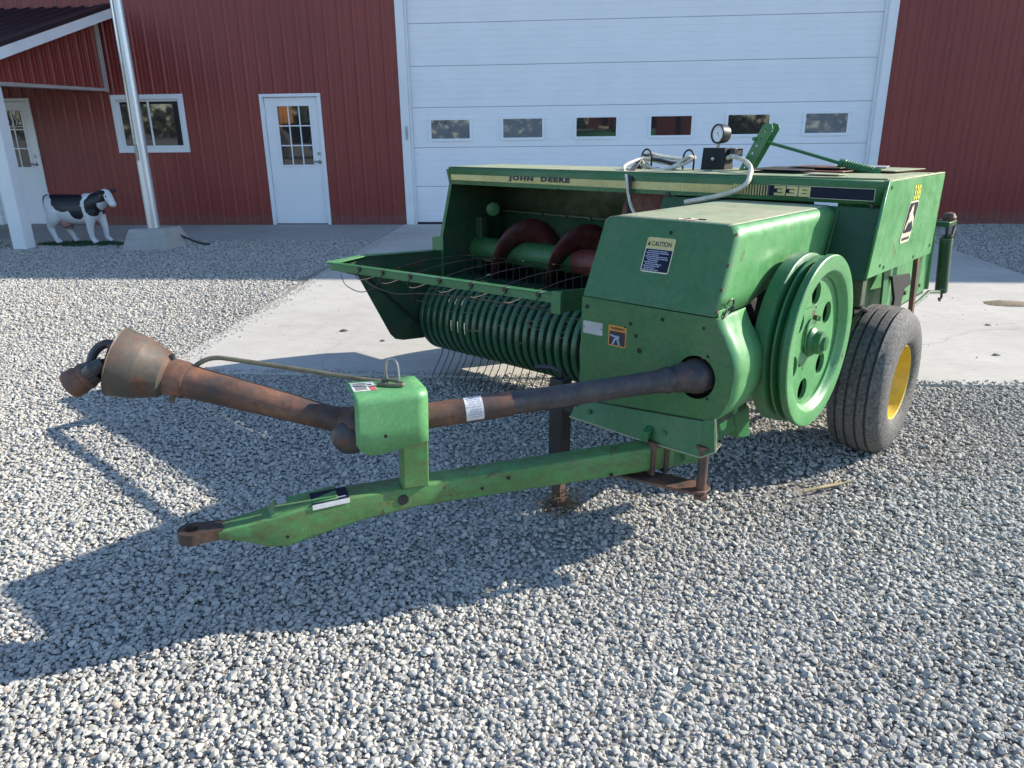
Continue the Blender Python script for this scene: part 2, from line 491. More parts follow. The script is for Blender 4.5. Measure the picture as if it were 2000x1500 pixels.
# concrete drive in front of the big door: cast panels with sawn joints
slab = bpy.data.objects.new('concrete_drive', None); COL.objects.link(slab); structure(slab)
def panel(x0, x1, y0, y1, top=0.016, jag=None):
    m = MB()
    if jag:
        pts = [(x0 + dx, y, top) for y, dx in jag] + [(x1, y1, top), (x1, y0, top)]
        m.prism(pts, (0, 0, -0.10))
    else:
        m.box(x0, x1, y0, y1, top - 0.10, top)
    o = m.build('slab_panel', 'concrete', slab, bevel=0.006, smooth=False)
    o.location = (0, 0, 0)
    return o
jt = 0.007
for x0, x1 in ((-2.98, 0.86), (0.86, 4.70)):
    for y0, y1 in ((4.79, 8.76), (8.76, 12.60)):
        panel(x0 + jt, x1 - jt, y0 + jt, y1 - jt)
walk = bpy.data.objects.new('concrete_walk', None); COL.objects.link(walk); structure(walk)
for k in range(6):
    x1 = -2.99 - k * 3.1
    m = MB(); m.box(x1 - 3.1 + jt, x1 - jt, 10.93, 12.60, -0.08, 0.014)
    m.build('slab_panel', 'concrete_pad', walk, bevel=0.006, smooth=False)

# ============================================================ RED MACHINE SHED
shed = thing('machine_shed', 'long red steel machine shed with white doors behind the green machine', 'building', (0, WY, 0))
def SH(p): return Vector((p[0], p[1] - WY, p[2]))
opens = [(-5.24, -4.225, -0.1, 2.085), (-10.21, -9.20, -0.1, 2.085), (-7.77, -6.53, 1.20, 2.11), (-2.93, 4.53, -0.1, 5.2)]
ZT = 6.3
def profile(x0, x1):
    pts = {round(x0, 4): 0.0, round(x1, 4): 0.0}
    k0 = int((x0 + 4.51) / .2286) - 2
    for k in range(k0, k0 + int((x1 - x0) / .2286) + 5):
        c = -4.51 + k * .2286
        for dx, h in ((-.030, 0), (-.012, .019), (.012, .019), (.030, 0)):
            pts[round(c + dx, 4)] = h
        for cc in (c + .0762, c + .1524):
            for dx, h in ((-.014, 0), (-.006, .0045), (.006, .0045), (.014, 0)):
                pts[round(cc + dx, 4)] = h
    return [(x, pts[x]) for x in sorted(pts) if x0 - 1e-6 <= x <= x1 + 1e-6]
def siding_strip(mb, x0, x1, z0, z1, y=WY, off=0.0):
    pr = profile(x0, x1)
    n = len(pr)
    vs = [(x, y - .006 - h - off, z) for z in (z0, z1) for x, h in pr]
    mb.add(vs, [(i, i + 1, n + i + 1, n + i) for i in range(n - 1)])
def sheets(xa, xb):
    k = math.floor((xa + 4.545) / .9144)
    x = -4.545 + k * .9144
    while x < xb:
        s0, s1 = max(x, xa), min(x + .9144, xb)
        x += .9144
        if s1 - s0 < .02: continue
        mb = MB(SH)
        cuts = sorted({s0, s1} | {c for o in opens for c in o[:2] if s0 < c < s1})
        lap = 0.0012 * (round((x + 4.545) / .9144) % 2)
        for a, b in zip(cuts, cuts[1:]):
            zs = [(0.03, ZT)]
            for o in opens:
                if o[0] < (a + b) / 2 < o[1]:
                    zs = [(p, q) for z0, z1 in zs for p, q in ((z0, min(z1, o[2])), (max(z0, o[3]), z1)) if q - p > .01]
            for z0, z1 in zs:
                siding_strip(mb, a, b, z0, z1, off=lap)
        mb.build('siding_sheet', 'siding', shed, smooth=False, recalc=False)
sheets(-13.0, -2.93)
sheets(4.53, 9.2)
# structure behind the sheets: wall body, far ends, roof
w = MB(SH)
for x0, x1, z0, z1 in ((-30, -10.21, 0, ZT), (-10.21, -9.20, 2.085, ZT), (-9.20, -7.77, 0, ZT), (-7.77, -6.53, 0, 1.2), (-7.77, -6.53, 2.11, ZT), (-6.53, -5.24, 0, ZT),
                       (-5.24, -4.225, 2.085, ZT), (-4.225, -2.93, 0, ZT), (-2.93, 4.53, 5.2, ZT), (4.53, 24, 0, ZT)):
    w.box(x0, x1, WY, WY + .14, z0, z1)
w.box(-30, -29.86, WY + .14, WY + 18, 0, ZT); w.box(23.86, 24, WY + .14, WY + 18, 0, ZT); w.box(-30, 24, WY + 18, WY + 18.14, 0, ZT)
w.build('wall', 'siding', shed, smooth=False)
m = MB(SH); m.hexa([(-30.4, WY - .55, ZT), (24.4, WY - .55, ZT), (24.4, WY + 9.1, ZT + 2.6), (-30.4, WY + 9.1, ZT + 2.6)],
                   [(-30.4, WY - .55, ZT + .12), (24.4, WY - .55, ZT + .12), (24.4, WY + 9.1, ZT + 2.72), (-30.4, WY + 9.1, ZT + 2.72)])
m.hexa([(-30.4, WY + 18.7, ZT), (24.4, WY + 18.7, ZT), (24.4, WY + 9.1, ZT + 2.6), (-30.4, WY + 9.1, ZT + 2.6)],
       [(-30.4, WY + 18.7, ZT + .12), (24.4, WY + 18.7, ZT + .12), (24.4, WY + 9.1, ZT + 2.72), (-30.4, WY + 9.1, ZT + 2.72)])
m.build('roof', 'roofing', shed, smooth=False)
for x0, x1 in ((-9.19, -5.25), (-4.215, -2.94), (4.54, 9.2)):
    m = MB(SH); m.box(x0, x1, WY - .028, WY - .002, 0, .045); m.build('base_trim', 'siding', shed, smooth=False)

# ---- overhead door
od = bpy.data.objects.new('overhead_door', None); COL.objects.link(od); od.parent = shed
DY = WY + .085
m = MB(SH)
m.box(-2.93, -2.80, WY - .03, WY + .10, 0, 5.2); m.box(4.40, 4.53, WY - .03, WY + .10, 0, 5.2); m.box(-2.80, 4.40, WY - .03, WY + .10, 5.07, 5.2)
m.build('door_trim', 'white_trim', shed, bevel=.004)
for x0 in (-2.80, 4.365):
    m = MB(SH); m.box(x0, x0 + .035, WY + .035, WY + .07, 0, 5.07); m.build('weather_strip', 'white_trim', od, bevel=.004)
m = MB(SH); m.box(-2.86, -2.83, WY - .045, WY - .03, 1.36, 1.56); m.build('latch', 'steel', od, bevel=.003)
m = MB(SH); m.box(-2.79, 4.39, DY - .01, DY + .03, 0.0, .03); m.build('bottom_seal', 'seal', od)
sh_ = 0.6137
for k in range(9):
    z0 = k * sh_ + (0.03 if k == 0 else 0.0); z1 = (k + 1) * sh_
    if z1 > 5.2: z1 = 5.2
    zz = [z0 + .003]; yy = [0.0]
    prof = [(z0 + .0025, .004), (z0 + .010, 0.0)]
    for gz in (.11, .205, .3, .395, .49):
        gzz = k * sh_ + gz + 0.01
        if gzz < z1 - .03:
            prof += [(gzz - .007, 0), (gzz - .003, .0025), (gzz + .003, .0025), (gzz + .007, 0)]
    prof += [(z1 - .010, 0.0), (z1 - .0025, .004)]
    mb = MB(SH)
    ring = [(z, DY + y) for z, y in prof] + [(z1 - .0025, DY + .05), (z0 + .0025, DY + .05)]
    mb.loft([[(x, y, z) for z, y in ring] for x in (-2.79, 4.39)])
    mb.build('door_section', 'door_white', od, smooth=False)
for k, cx in enumerate((-2.15, -.98, .19, 1.36, 2.545, 3.72)):
    cz = 1.507 + 0.004 * k
    mb = MB(SH)
    o_ = [(cx + x, DY - .002, cz + z) for x, z in rrect(-.355, .355, -.185, .185, .03)]
    i_ = [(cx + x, DY - .002, cz + z) for x, z in rrect(-.312, .312, -.142, .142, .012)]
    mb.prism(o_, (0, -.016, 0), [i_])
    fr = mb.build('window_frame', 'door_white', od, bevel=.003)
    tl = (.022, .020, .0, .0, .012, .020)[k]
    p = MB(SH); p.hexa([(cx - .316, DY - .0075 - tl * .146, cz - .146), (cx + .316, DY - .0075 - tl * .146, cz - .146), (cx + .316, DY - .0035 - tl * .146, cz - .146), (cx - .316, DY - .0035 - tl * .146, cz - .146)],
                       [(cx - .316, DY - .0075 + tl * .01, cz + .146), (cx + .316, DY - .0075 + tl * .01, cz + .146), (cx + .316, DY - .0035 + tl * .01, cz + .146), (cx - .316, DY - .0035 + tl * .01, cz + .146)])
    p.build('pane', 'glass_grey' if k in (0, 1, 5) else 'glass', od, smooth=False)
put_text('lettering', '(092', (-2.44, DY - .011, 1.57), (1, 0, 0), (0, 0, 1), .24, .075, 'ink', od, SH, shear=.3)

# ---- walk doors
def walk_door(x0, x1, gx0, gx1, label, lace=False):
    d = bpy.data.objects.new('door', None); COL.objects.link(d); d.parent = shed
    if label: d['label'] = label
    fm = MB(SH)
    zt = 2.085
    fm.box(x0, x0 + .055, WY - .035, WY + .12, 0, zt); fm.box(x1 - .055, x1, WY - .035, WY + .12, 0, zt)
    fm.box(x0 + .055, x1 - .055, WY - .035, WY + .12, zt - .05, zt)
    fm.build('frame', 'white_trim', d, bevel=.004)
    sm = MB(SH); sm.box(x0 + .056, x1 - .056, WY - .045, WY + .12, 0.0, .018); sm.build('sill', 'steel', d, bevel=.003)
    sx0, sx1 = x0 + .062, x1 - .062
    s = MB(SH)
    outer = [(sx0, WY + .012, .024), (sx1, WY + .012, .024), (sx1, WY + .012, zt - .056), (sx0, WY + .012, zt - .056)]
    hole = [(gx0, WY + .012, .98), (gx1, WY + .012, .98), (gx1, WY + .012, 1.90), (gx0, WY + .012, 1.90)]
    s.prism(outer, (0, .04, 0), [hole])
    s.build('door_slab', 'door_white', d, bevel=.003)
    s = MB(SH)
    s.prism([(gx0 - .025, WY + .011, .955), (gx1 + .025, WY + .011, .955), (gx1 + .025, WY + .011, 1.925), (gx0 - .025, WY + .011, 1.925)], (0, -.010, 0),
            [[(gx0 + .004, WY + .011, .984), (gx1 - .004, WY + .011, .984), (gx1 - .004, WY + .011, 1.896), (gx0 + .004, WY + .011, 1.896)]])
    s.build('window_frame', 'door_white', d, bevel=.003)
    cw_, ch_ = (gx1 - gx0) / 3, .92 / 3
    for i in range(3):
        for j in range(3):
            p = MB(SH); a = gx0 + i * cw_; b = .98 + j * ch_
            p.box(a + .006, a + cw_ - .006, WY + .028, WY + .032, b + .006, b + ch_ - .006)
            p.build('pane', 'glass', d, smooth=False)
    gr = MB(SH)
    for i in (1, 2): gr.box(gx0 + i * cw_ - .009, gx0 + i * cw_ + .009, WY + .016, WY + .034, .985, 1.895)
    for j in (1, 2): gr.box(gx0 + .004, gx1 - .004, WY + .0145, WY + .0325, .98 + j * ch_ - .009, .98 + j * ch_ + .009)
    gr.build('muntin', 'door_white', d, smooth=False)
    h = MB(SH)
    hx = sx1 - .055
    h.lathe((hx, WY + .013, 1.03), (0, -1, 0), [(0, 0), (.034, 0), (.034, .008), (.014, .012), (.012, .05), (0, .05)], 16, closed=False)
    h.tube([(hx, WY - .037, 1.03), (hx - .05, WY - .04, 1.032), (hx - .13, WY - .038, 1.028)], [.011, .011, .008], 8)
    h.build('handle', 'steel', d)
    h = MB(SH); h.lathe((hx, WY + .013, 1.16), (0, -1, 0), [(0, 0), (.027, 0), (.027, .014), (0, .016)], 16, closed=False); h.build('lock', 'steel', d)
    for z in (.25, 1.03, 1.82):
        hb = MB(SH); hb.cone((sx0 - .003, WY - .002, z - .05), (sx0 - .003, WY - .002, z + .05), .009, .009, 8); hb.build('hinge', 'white_trim', d)
    if lace:
        lc = MB(SH)
        for q in range(7):
            cx = gx0 + .04 + q * .072
            lc.tube(crom([(cx, WY + .024, 1.66), (cx + .03, WY + .024, 1.72), (cx, WY + .024, 1.80), (cx + .035, WY + .024, 1.89)], 5), .006, 5)
        lc.tube([(gx0, WY + .024, 1.64), (gx1, WY + .024, 1.64)], .008, 5)
        lc.build('curtain', 'white_trim', d)
walk_door(-5.24, -4.225, -4.975, -4.435, 'white walk-in door right of the sliding window')
walk_door(-10.21, -9.20, -9.95, -9.41, 'white walk-in door under the porch', True)

# ---- sliding window
wd = bpy.data.objects.new('window', None); COL.objects.link(wd); wd.parent = shed
m = MB(SH)
m.prism([(-7.77, WY - .03, 1.20), (-6.53, WY - .03, 1.20), (-6.53, WY - .03, 2.11), (-7.77, WY - .03, 2.11)], (0, .10, 0),
        [[(-7.69, WY - .03, 1.275), (-6.61, WY - .03, 1.275), (-6.61, WY - .03, 2.035), (-7.69, WY - .03, 2.035)]])
m.build('frame', 'white_trim', wd, bevel=.004)
for x0, x1, dy in ((-7.69, -7.11, .02), (-7.17, -6.61, .0)):
    s = MB(SH)
    s.prism([(x0 + .002, WY + dy, 1.277), (x1 - .002, WY + dy, 1.277), (x1 - .002, WY + dy, 2.033), (x0 + .002, WY + dy, 2.033)], (0, .016, 0),
            [[(x0 + .035, WY + dy, 1.31), (x1 - .03, WY + dy, 1.31), (x1 - .03, WY + dy, 2.0), (x0 + .035, WY + dy, 2.0)]])
    s.build('sash', 'white_trim', wd, bevel=.002)
    p = MB(SH); p.box(x0 + .034, x1 - .029, WY + dy + .006, WY + dy + .010, 1.309, 2.001); p.build('pane', 'glass', wd, smooth=False)

# ---- porch at the left end
PX = -7.48                      # rake of the porch roof
def rz_(y): return 3.39 - (12.68 - y) * 0.292
po = bpy.data.objects.new('porch', None); COL.objects.link(po); po.parent = shed
po['label'] = 'lean-to porch with dark roof and red gable at the left end'
YO = 9.35
m = MB(SH)
xs = []; x = -13.2
while x < PX - .05:
    xs += [(x - .03, 0), (x - .012, .03), (x + .012, .03), (x + .03, 0), (x + .07, 0), (x + .085, .006), (x + .1, 0), (x + .13, 0), (x + .145, .006), (x + .16, 0)]; x += .2286
xs.append((PX - .01, 0))
n = len(xs)
m.add([(x, WY - .02, rz_(WY - .02) + .03 + h) for x, h in xs] + [(x, YO, rz_(YO) + .03 + h) for x, h in xs] + [(x, WY - .02, rz_(WY - .02) - .01) for x, h in xs] + [(x, YO, rz_(YO) - .01) for x, h in xs],
      [(i, i + 1, n + i + 1, n + i) for i in range(n - 1)] + [(2 * n + i, 3 * n + i, 3 * n + i + 1, 2 * n + i + 1) for i in range(n - 1)])
m.build('porch_roof', 'roofing', po, smooth=False, recalc=False)
m = MB(SH)
y0, y1 = YO, WY - .012
m.hexa([(PX - .02, y0, rz_(y0) - .125), (PX + .015, y0, rz_(y0) - .125), (PX + .015, y1, rz_(y1) - .125), (PX - .02, y1, rz_(y1) - .125)],
       [(PX - .02, y0, rz_(y0) + .015), (PX + .015, y0, rz_(y0) + .015), (PX + .015, y1, rz_(y1) + .015), (PX - .02, y1, rz_(y1) + .015)])
m.build('rake_board', 'white_trim', po, bevel=.004)
m = MB(SH)
m.hexa([(PX - .02, y0, rz_(y0) + .016), (PX + .02, y0, rz_(y0) + .016), (PX + .02, y1, rz_(y1) + .016), (PX - .02, y1, rz_(y1) + .016)],
       [(PX - .13, y0, rz_(y0) + .075), (PX + .02, y0, rz_(y0) + .075), (PX + .02, y1, rz_(y1) + .075), (PX - .13, y1, rz_(y1) + .075)])
m.build('rake_flashing', 'roofing', po, smooth=False)
m = MB(SH); m.box(-13.2, PX - .03, YO - .03, YO, rz_(YO) - .13, rz_(YO) + .02); m.build('eave_fascia', 'white_trim', po, bevel=.004)
# red infill on the gable side, ribs running up
YB = 10.0
bm_ = MB(SH)
ys = []; y = YB
while y < WY - .08:
    ys += [(y, 0), (y + .0165, .019), (y + .040, .019), (y + .0565, 0), (y + .115, 0), (y + .12, .005), (y + .13, .005), (y + .135, 0), (y + .19, 0), (y + .195, .005), (y + .205, .005), (y + .21, 0)]; y += .2286
n = len(ys)
bm_.add([(-7.80 + h, yy, 2.215) for yy, h in ys] + [(-7.80 + h, yy, rz_(yy) - .10) for yy, h in ys], [(i, i + 1, n + i + 1, n + i) for i in range(n - 1)])
bm_.build('gable_siding', 'siding', po, smooth=False, recalc=False)
m = MB(SH); m.hexa([(-7.95, YB, 2.23), (-7.815, YB, 2.23), (-7.815, WY - .03, 2.23), (-7.95, WY - .03, 2.23)], [(-7.95, YB, rz_(YB) - .11), (-7.815, YB, rz_(YB) - .11), (-7.815, WY - .03, rz_(WY) - .11), (-7.95, WY - .03, rz_(WY) - .11)])
m.build('gable_frame', 'siding', po, smooth=False)
m = MB(SH); m.box(-7.96, -7.765, YB - .02, WY - .10, 2.165, 2.212); m.build('beam_trim', 'grey_trim', po, bevel=.003)
m = MB(SH); m.box(-7.80, -7.765, WY - .10, WY - .055, 2.165, rz_(WY - .1) - .11); m.box(-7.80, -7.75, WY - .05, WY - .03, 2.15, rz_(WY - .05) - .12); m.build('corner_trim', 'grey_trim', po, bevel=.003)
m = MB(SH); m.box(-8.02, -7.82, 10.08, 10.28, 0.0, 2.16)
m.build('porch_post', 'white_trim', po, bevel=.006)
m = MB(SH); m.box(-13.1, -8.03, 10.09, 10.27, 2.02, 2.16); m.build('porch_beam', 'white_trim', po, bevel=.006)
# dark room behind the glass so that panes see depth
m = MB(SH)
m.box(-12, 6, WY + .16, WY + 6, 0, 3.6)
rm = m.build('interior', 'dark_room', shed, smooth=False)

# ============================================================ FLAGPOLE, COW, MAT, CABLE
fp = thing('flagpole', 'tall brushed metal flagpole set in a concrete block beside the cow', 'flagpole', (-6.02, 10.32, 0))
m = MB(); m.lathe((0, 0, .2), (0, 0, 1), [(.082, 0), (.079, 2.2), (.070, 5.0), (.05, 7.4), (0, 7.45)], 32, closed=False); m.build('pole', 'galv', fp, angle=60)
m = MB()
m.hexa([(x + 6.02, y - 10.32, -.02) for x, y in ((-6.37, 9.99), (-5.70, 9.99), (-5.62, 10.62), (-6.42, 10.62))],
       [(x + 6.02, y - 10.32, .272) for x, y in ((-6.30, 10.15), (-5.775, 10.15), (-5.72, 10.50), (-6.34, 10.50))])
m.build('concrete_block', 'concrete_pad', fp, bevel=.012)
m = MB(); m.tube([(-.02, -.085, 1.20), (-.02, -.11, 1.26), (-.02, -.11, 1.34), (-.02, -.085, 1.40)], .012, 6); m.build('cleat', 'steel', fp)
m = MB(); m.tube(crom([(-.015, -.10, 1.32), (-.03, -.103, 1.30), (-.01, -.105, 1.24), (-.03, -.10, 1.18), (-.02, -.09, 1.30), (-.005, -.088, 2.2), (.0, -.085, 3.2), (0, -.08, 4.6)], 6), .006, 5); m.build('halyard', 'straw', fp)

cb = MB(); cb.tube(crom([(-5.72, 10.42, .16), (-5.62, 10.46, .10), (-5.52, 10.48, .05), (-5.40, 10.46, .03), (-5.30, 10.44, .022)], 5), .014, 7)
tag(cb.build('cable', 'cable'), 'short black cable running out of the concrete flagpole block', 'cable')

def cow_material():
    m, nt, b = _mat('black_and_white_statue_paint')
    tc = nt.nodes.new('ShaderNodeTexCoord')
    nz = nt.nodes.new('ShaderNodeTexNoise'); nz.inputs['Scale'].default_value = 7; nz.inputs['Detail'].default_value = 2
    nt.links.new(tc.outputs['Object'], nz.inputs['Vector'])
    wob = nt.nodes.new('ShaderNodeVectorMath'); wob.operation = 'MULTIPLY_ADD'
    nt.links.new(nz.outputs['Color'], wob.inputs[0]); wob.inputs[1].default_value = (.10, .0, .10)
    sub = nt.nodes.new('ShaderNodeVectorMath'); sub.operation = 'ADD'; sub.inputs[1].default_value = (-.05, 0, -.05)
    nt.links.new(tc.outputs['Object'], sub.inputs[0]); nt.links.new(sub.outputs[0], wob.inputs[2])
    sep = nt.nodes.new('ShaderNodeSeparateXYZ'); nt.links.new(wob.outputs[0], sep.inputs[0])
    def mth(op, a, b_=None):
        n = nt.nodes.new('ShaderNodeMath'); n.operation = op
        for i, v in enumerate((a, b_)):
            if v is None: continue
            if isinstance(v, bpy.types.NodeSocket): nt.links.new(v, n.inputs[i])
            else: n.inputs[i].default_value = v
        return n.outputs[0]
    tot = None
    # x, z, half-width, half-height of the black patches seen from the side
    for cx, cz, rx, rz in ((-.12, .62, .25, .165), (.02, .46, .11, .10), (-.26, .69, .17, .055), (.245, .55, .085, .16), (.34, .65, .11, .09), (.26, .46, .055, .07), (-.56, .62, .045, .20), (.41, .72, .07, .05)):
        dx = mth('DIVIDE', mth('SUBTRACT', sep.outputs[0], cx), rx)
        dz = mth('DIVIDE', mth('SUBTRACT', sep.outputs[2], cz), rz)
        d = mth('SUBTRACT', 1.0, mth('ADD', mth('MULTIPLY', dx, dx), mth('MULTIPLY', dz, dz)))
        tot = d if tot is None else mth('MAXIMUM', tot, d)
    ss = mth('MULTIPLY', tot, 14.0)
    cl = nt.nodes.new('ShaderNodeClamp'); nt.links.new(ss, cl.inputs[0])
    c = _mix(nt, cl.outputs[0], (0.66, 0.67, 0.68), (0.016, 0.017, 0.022))
    nt.links.new(c, b.inputs['Base Color'])
    b.inputs['Roughness'].default_value = 0.4
    return m
MT['cow'] = cow_material()
MT['cow_black'] = plain('black_statue_paint', (0.016, 0.017, 0.022), 0.4)
MT['cow_white'] = plain('white_statue_paint', (0.66, 0.67, 0.68), 0.4)
MT['udder'] = plain('pink_udder_paint', (0.36, 0.22, 0.20), 0.5)
cow = thing('cow_statue', 'black and white painted calf statue standing on a green mat by the porch', 'statue', (-7.26, 10.62, 0.018))
def cow_body():
    mb = MB()
    def ring(x, zc, ry, rz, yc=0, n=20):
        return [(x, yc + ry * math.cos(2 * PI * i / n), zc + rz * math.sin(2 * PI * i / n)) for i in range(n)]
    mb.loft([ring(-.515, .56, .05, .09), ring(-.49, .535, .10, .145), ring(-.44, .515, .135, .180), ring(-.32, .50, .155, .195), ring(-.12, .475, .168, .215), ring(.06, .475, .162, .212), ring(.18, .49, .145, .195), ring(.26, .52, .115, .165), ring(.31, .54, .075, .12)])
    mb.tube(crom([(.12, 0, .54), (.24, 0, .575), (.34, -.01, .625), (.41, -.02, .665)], 4), [.17, .165, .158, .15, .14, .135, .13, .12, .11, .10, .09, .085, .08], 16)
    mb.tube(crom([(.375, -.015, .685), (.43, -.03, .69), (.48, -.05, .655), (.53, -.075, .595), (.56, -.09, .550), (.572, -.097, .530)], 4), [.055, .066, .074, .078, .080, .079, .077, .072, .066, .062, .058, .055, .052, .050, .050, .050, .050, .050, .046, .038, .028], 16)
    for sy in (-1, 1):
        e = -.01 if sy < 0 else .10
        mb.tube(crom([(.18, sy * .07, .46), (.175 + e * .5, sy * .088, .34), (.16 + e, sy * .09, .22), (.165 + e, sy * .09, .09), (.185 + e, sy * .09, .045)], 4), [.105, .10, .095, .085, .075, .066, .058, .052, .048, .044, .040, .037, .035, .034, .033, .034, .036], 12)
        mb.tube([(.185 + e, sy * .09, .055), (.205 + e, sy * .09, .022), (.215 + e, sy * .09, .0)], [.034, .043, .047], 12)
        h = -.01 if sy < 0 else .15
        mb.tube(crom([(-.36, sy * .06, .47), (-.39 + h * .3, sy * .085, .35), (-.445 + h * .8, sy * .088, .235), (-.405 + h, sy * .088, .10), (-.385 + h, sy * .088, .045)], 4), [.135, .13, .12, .11, .098, .085, .072, .060, .052, .046, .042, .039, .037, .035, .034, .035, .037], 12)
        mb.tube([(-.385 + h, sy * .088, .055), (-.362 + h, sy * .088, .022), (-.350 + h, sy * .088, .0)], [.035, .043, .047], 12)
    o = mb.build('body', 'cow', cow, smooth=True, angle=180)
    m_ = o.modifiers.new('one_skin', 'REMESH'); m_.mode = 'VOXEL'; m_.voxel_size = .0115; m_.use_smooth_shade = True
    s_ = o.modifiers.new('soften', 'SMOOTH'); s_.factor = .5; s_.iterations = 5
    return o
cow_body()
for sy in (-1, 1):
    m = MB(); c0 = Vector((.415 + (.03 if sy > 0 else 0), -.03 + sy * .060, .722)); c1 = c0 + Vector((.075 if sy > 0 else -.02, sy * .085, .012))
    m.tube([c0, c0.lerp(c1, .35), c0.lerp(c1, .75), c1], [.014, .030, .027, .006], 8); m.build('ear', 'cow_black', cow)
m = MB(); m.tube([(-.25, 0, .34), (-.25, 0, .285), (-.235, 0, .235), (-.23, 0, .215)], [.10, .105, .08, .03], 12); m.build('udder', 'udder', cow)
for dx in (-.035, .03):
    for dy in (-.035, .035):
        m = MB(); m.tube([(-.235 + dx, dy, .235), (-.235 + dx, dy, .185)], [.015, .009], 8); m.build('teat', 'udder', cow)
m = MB(); m.tube(crom([(-.47, 0, .68), (-.525, -.01, .65), (-.545, -.01, .54), (-.54, -.01, .44), (-.53, -.01, .36)], 4), [.018] * 8 + [.012] * 4 + [.016] * 4 + [.004], 8); m.build('tail', 'cow_black', cow)
m = MB(); m.tube([(.572, -.100, .548), (.590, -.108, .538)], [.034, .022], 10); m.build('nose', 'cow_white', cow)
for sy in (-1, 1):
    m = MB(); m.lathe((.492, -.058 + sy * .066, .672), (0.3, sy, 0), [(.011, -.004), (.009, .006), (0, .010)], 10, closed=False); m.build('eye', 'cow_black', cow)
m = MB()
xy = [(math.cos(a) * .62 + .06 * math.cos(3 * a), math.sin(a) * .20 + .03 * math.sin(5 * a)) for a in [2 * PI * i / 28 for i in range(28)]]
m.prism([(x, y, 0.004) for x, y in xy], (0, 0, .012))
for i in range(900):
    a = random.random() * 2 * PI; r = random.random() ** .5
    x = math.cos(a) * .60 * r; y = math.sin(a) * .20 * r
    h = .02 + random.random() * .022; dx = random.uniform(-.012, .012); w_ = .004
    m.add([(x - w_, y, .014), (x + w_, y, .014), (x + dx, y + random.uniform(-.01, .01), .014 + h)], [(0, 1, 2)])
tag(m.build('turf_mat', 'grass_mat', loc=(-7.28, 10.52, 0.004), smooth=False), 'dark green turf mat under the cow statue', 'mat')

# ============================================================ WHAT STANDS BEHIND THE CAMERA (seen only as reflections in the panes)
wg = thing('farm_wagon', 'red farm wagon mirrored in the middle panes of the big door', 'wagon', (2.6, -12, 0))
m = MB(); m.box(-2.4, 2.2, -1, 1, .85, 2.3); m.build('box', 'rust_red', wg, bevel=.02)
for x in (-1.6, -.5, .6, 1.7):
    m = MB(); m.box(x - .05, x + .05, 1.0, 1.06, .9, 2.25); m.build('stake', 'shade_black', wg)
m = MB(); m.box(-2.6, 2.4, -.5, .5, .6, .82); m.build('frame', 'shade_black', wg)
for x in (-1.5, 1.5):
    for y in (-.9, .9):
        m = MB(); m.lathe((x, y - .12, .45), (0, 1, 0), [(0, 0), (.42, 0), (.45, .05), (.45, .2), (.42, .25), (0, .25)], 32, closed=False); m.build('wheel', 'tyre', wg)
tr = thing('orange_loader', 'orange loader mirrored in the nine panes of the walk-in door', 'loader', (-14.0, -12, 0))
MT['orange_paint'] = painted('orange_machine_paint', (.55, .20, .03), (.62, .27, .06), rough=.4)
m = MB(); m.box(-1.0, -.2, -.8, 1, .6, 2.8); m.build('mast', 'orange_paint', tr, bevel=.03)
m = MB(); m.box(-.2, 2.4, -.8, .9, .7, 1.6); m.build('hood', 'shade_black', tr, bevel=.05)
m = MB(); m.box(.9, 1.1, .9, 1.0, 1.6, 2.6); m.build('exhaust', 'steel', tr)
for x in (-.4, 1.9):
    m = MB(); m.lathe((x, .85, .7), (0, 1, 0), [(0, 0), (.62, 0), (.7, .08), (.7, .35), (.62, .42), (0, .42)], 32, closed=False); m.build('wheel', 'tyre', tr)
MT['foliage'] = plain('dull_foliage', (.045, .06, .03), .9, 0, .5, .6)
wood = MB(); rw = random.Random(5)
for i in range(5200):
    x = rw.uniform(-95, 95); y = -68 + rw.gauss(0, 3); h = 2.2 + 2.2 * abs(math.sin(x * .11 + 1.2)) * abs(math.cos(x * .037)) + 1.2 * abs(math.sin(x * .5))
    z = rw.uniform(0, h); s = rw.uniform(.35, .9)
    a = rw.uniform(0, 2 * PI); d = Vector((math.cos(a), math.sin(a) * .5, rw.uniform(-.5, .5))) * s; u = Vector((rw.uniform(-.4, .4), 0, 1)) * s
    c0 = Vector((x, y, z)); wood.add([tuple(c0 - d), tuple(c0 + d), tuple(c0 + u)], [(0, 1, 2)])
wo = wood.build('far_wood', 'foliage', None, smooth=False, recalc=False); wo['kind'] = 'stuff'

# ============================================================ HAY BALER
OB = Vector((1.61223445, 3.73991467, 0.0))
FB = Vector((-0.58303802, -0.81217491, 0.02094242)); LB = Vector((-0.81235307, 0.58316592, 0.0)); UB = Vector((0.01221291, 0.01701264, 0.99978068))
MW = Matrix.Identity(4)
for i in range(3):
    MW[i][0] = FB[i]; MW[i][1] = -LB[i]; MW[i][2] = UB[i]
MW.translation = OB
baler = thing('hay_baler', 'green hay baler with flywheel, tine pickup and long drawbar parked on the gravel', 'hay baler', mw=MW)
def sub(name, mb, mat, parent=None, **k):
    return mb.build(name, mat, parent or baler, **k)
def grid_sheet(name, grid, mat, th=0.003, parent=None, angle=40):
    n = len(grid[0])
    mb = MB(ABC)
    mb.add([tuple(p) for r in grid for p in r], [(i * n + j, i * n + j + 1, (i + 1) * n + j + 1, (i + 1) * n + j) for i in range(len(grid) - 1) for j in range(n - 1)])
    o = mb.build(name, mat, parent or baler, angle=angle)
    s = o.modifiers.new('thickness', 'SOLIDIFY'); s.thickness = th; s.offset = 0
    return o
def plate(name, pts, t, mat, holes=(), parent=None, bevel=0.0, **k):
    mb = MB(ABC); mb.prism(pts, t, holes)
    return mb.build(name, mat, parent or baler, bevel=bevel, **k)
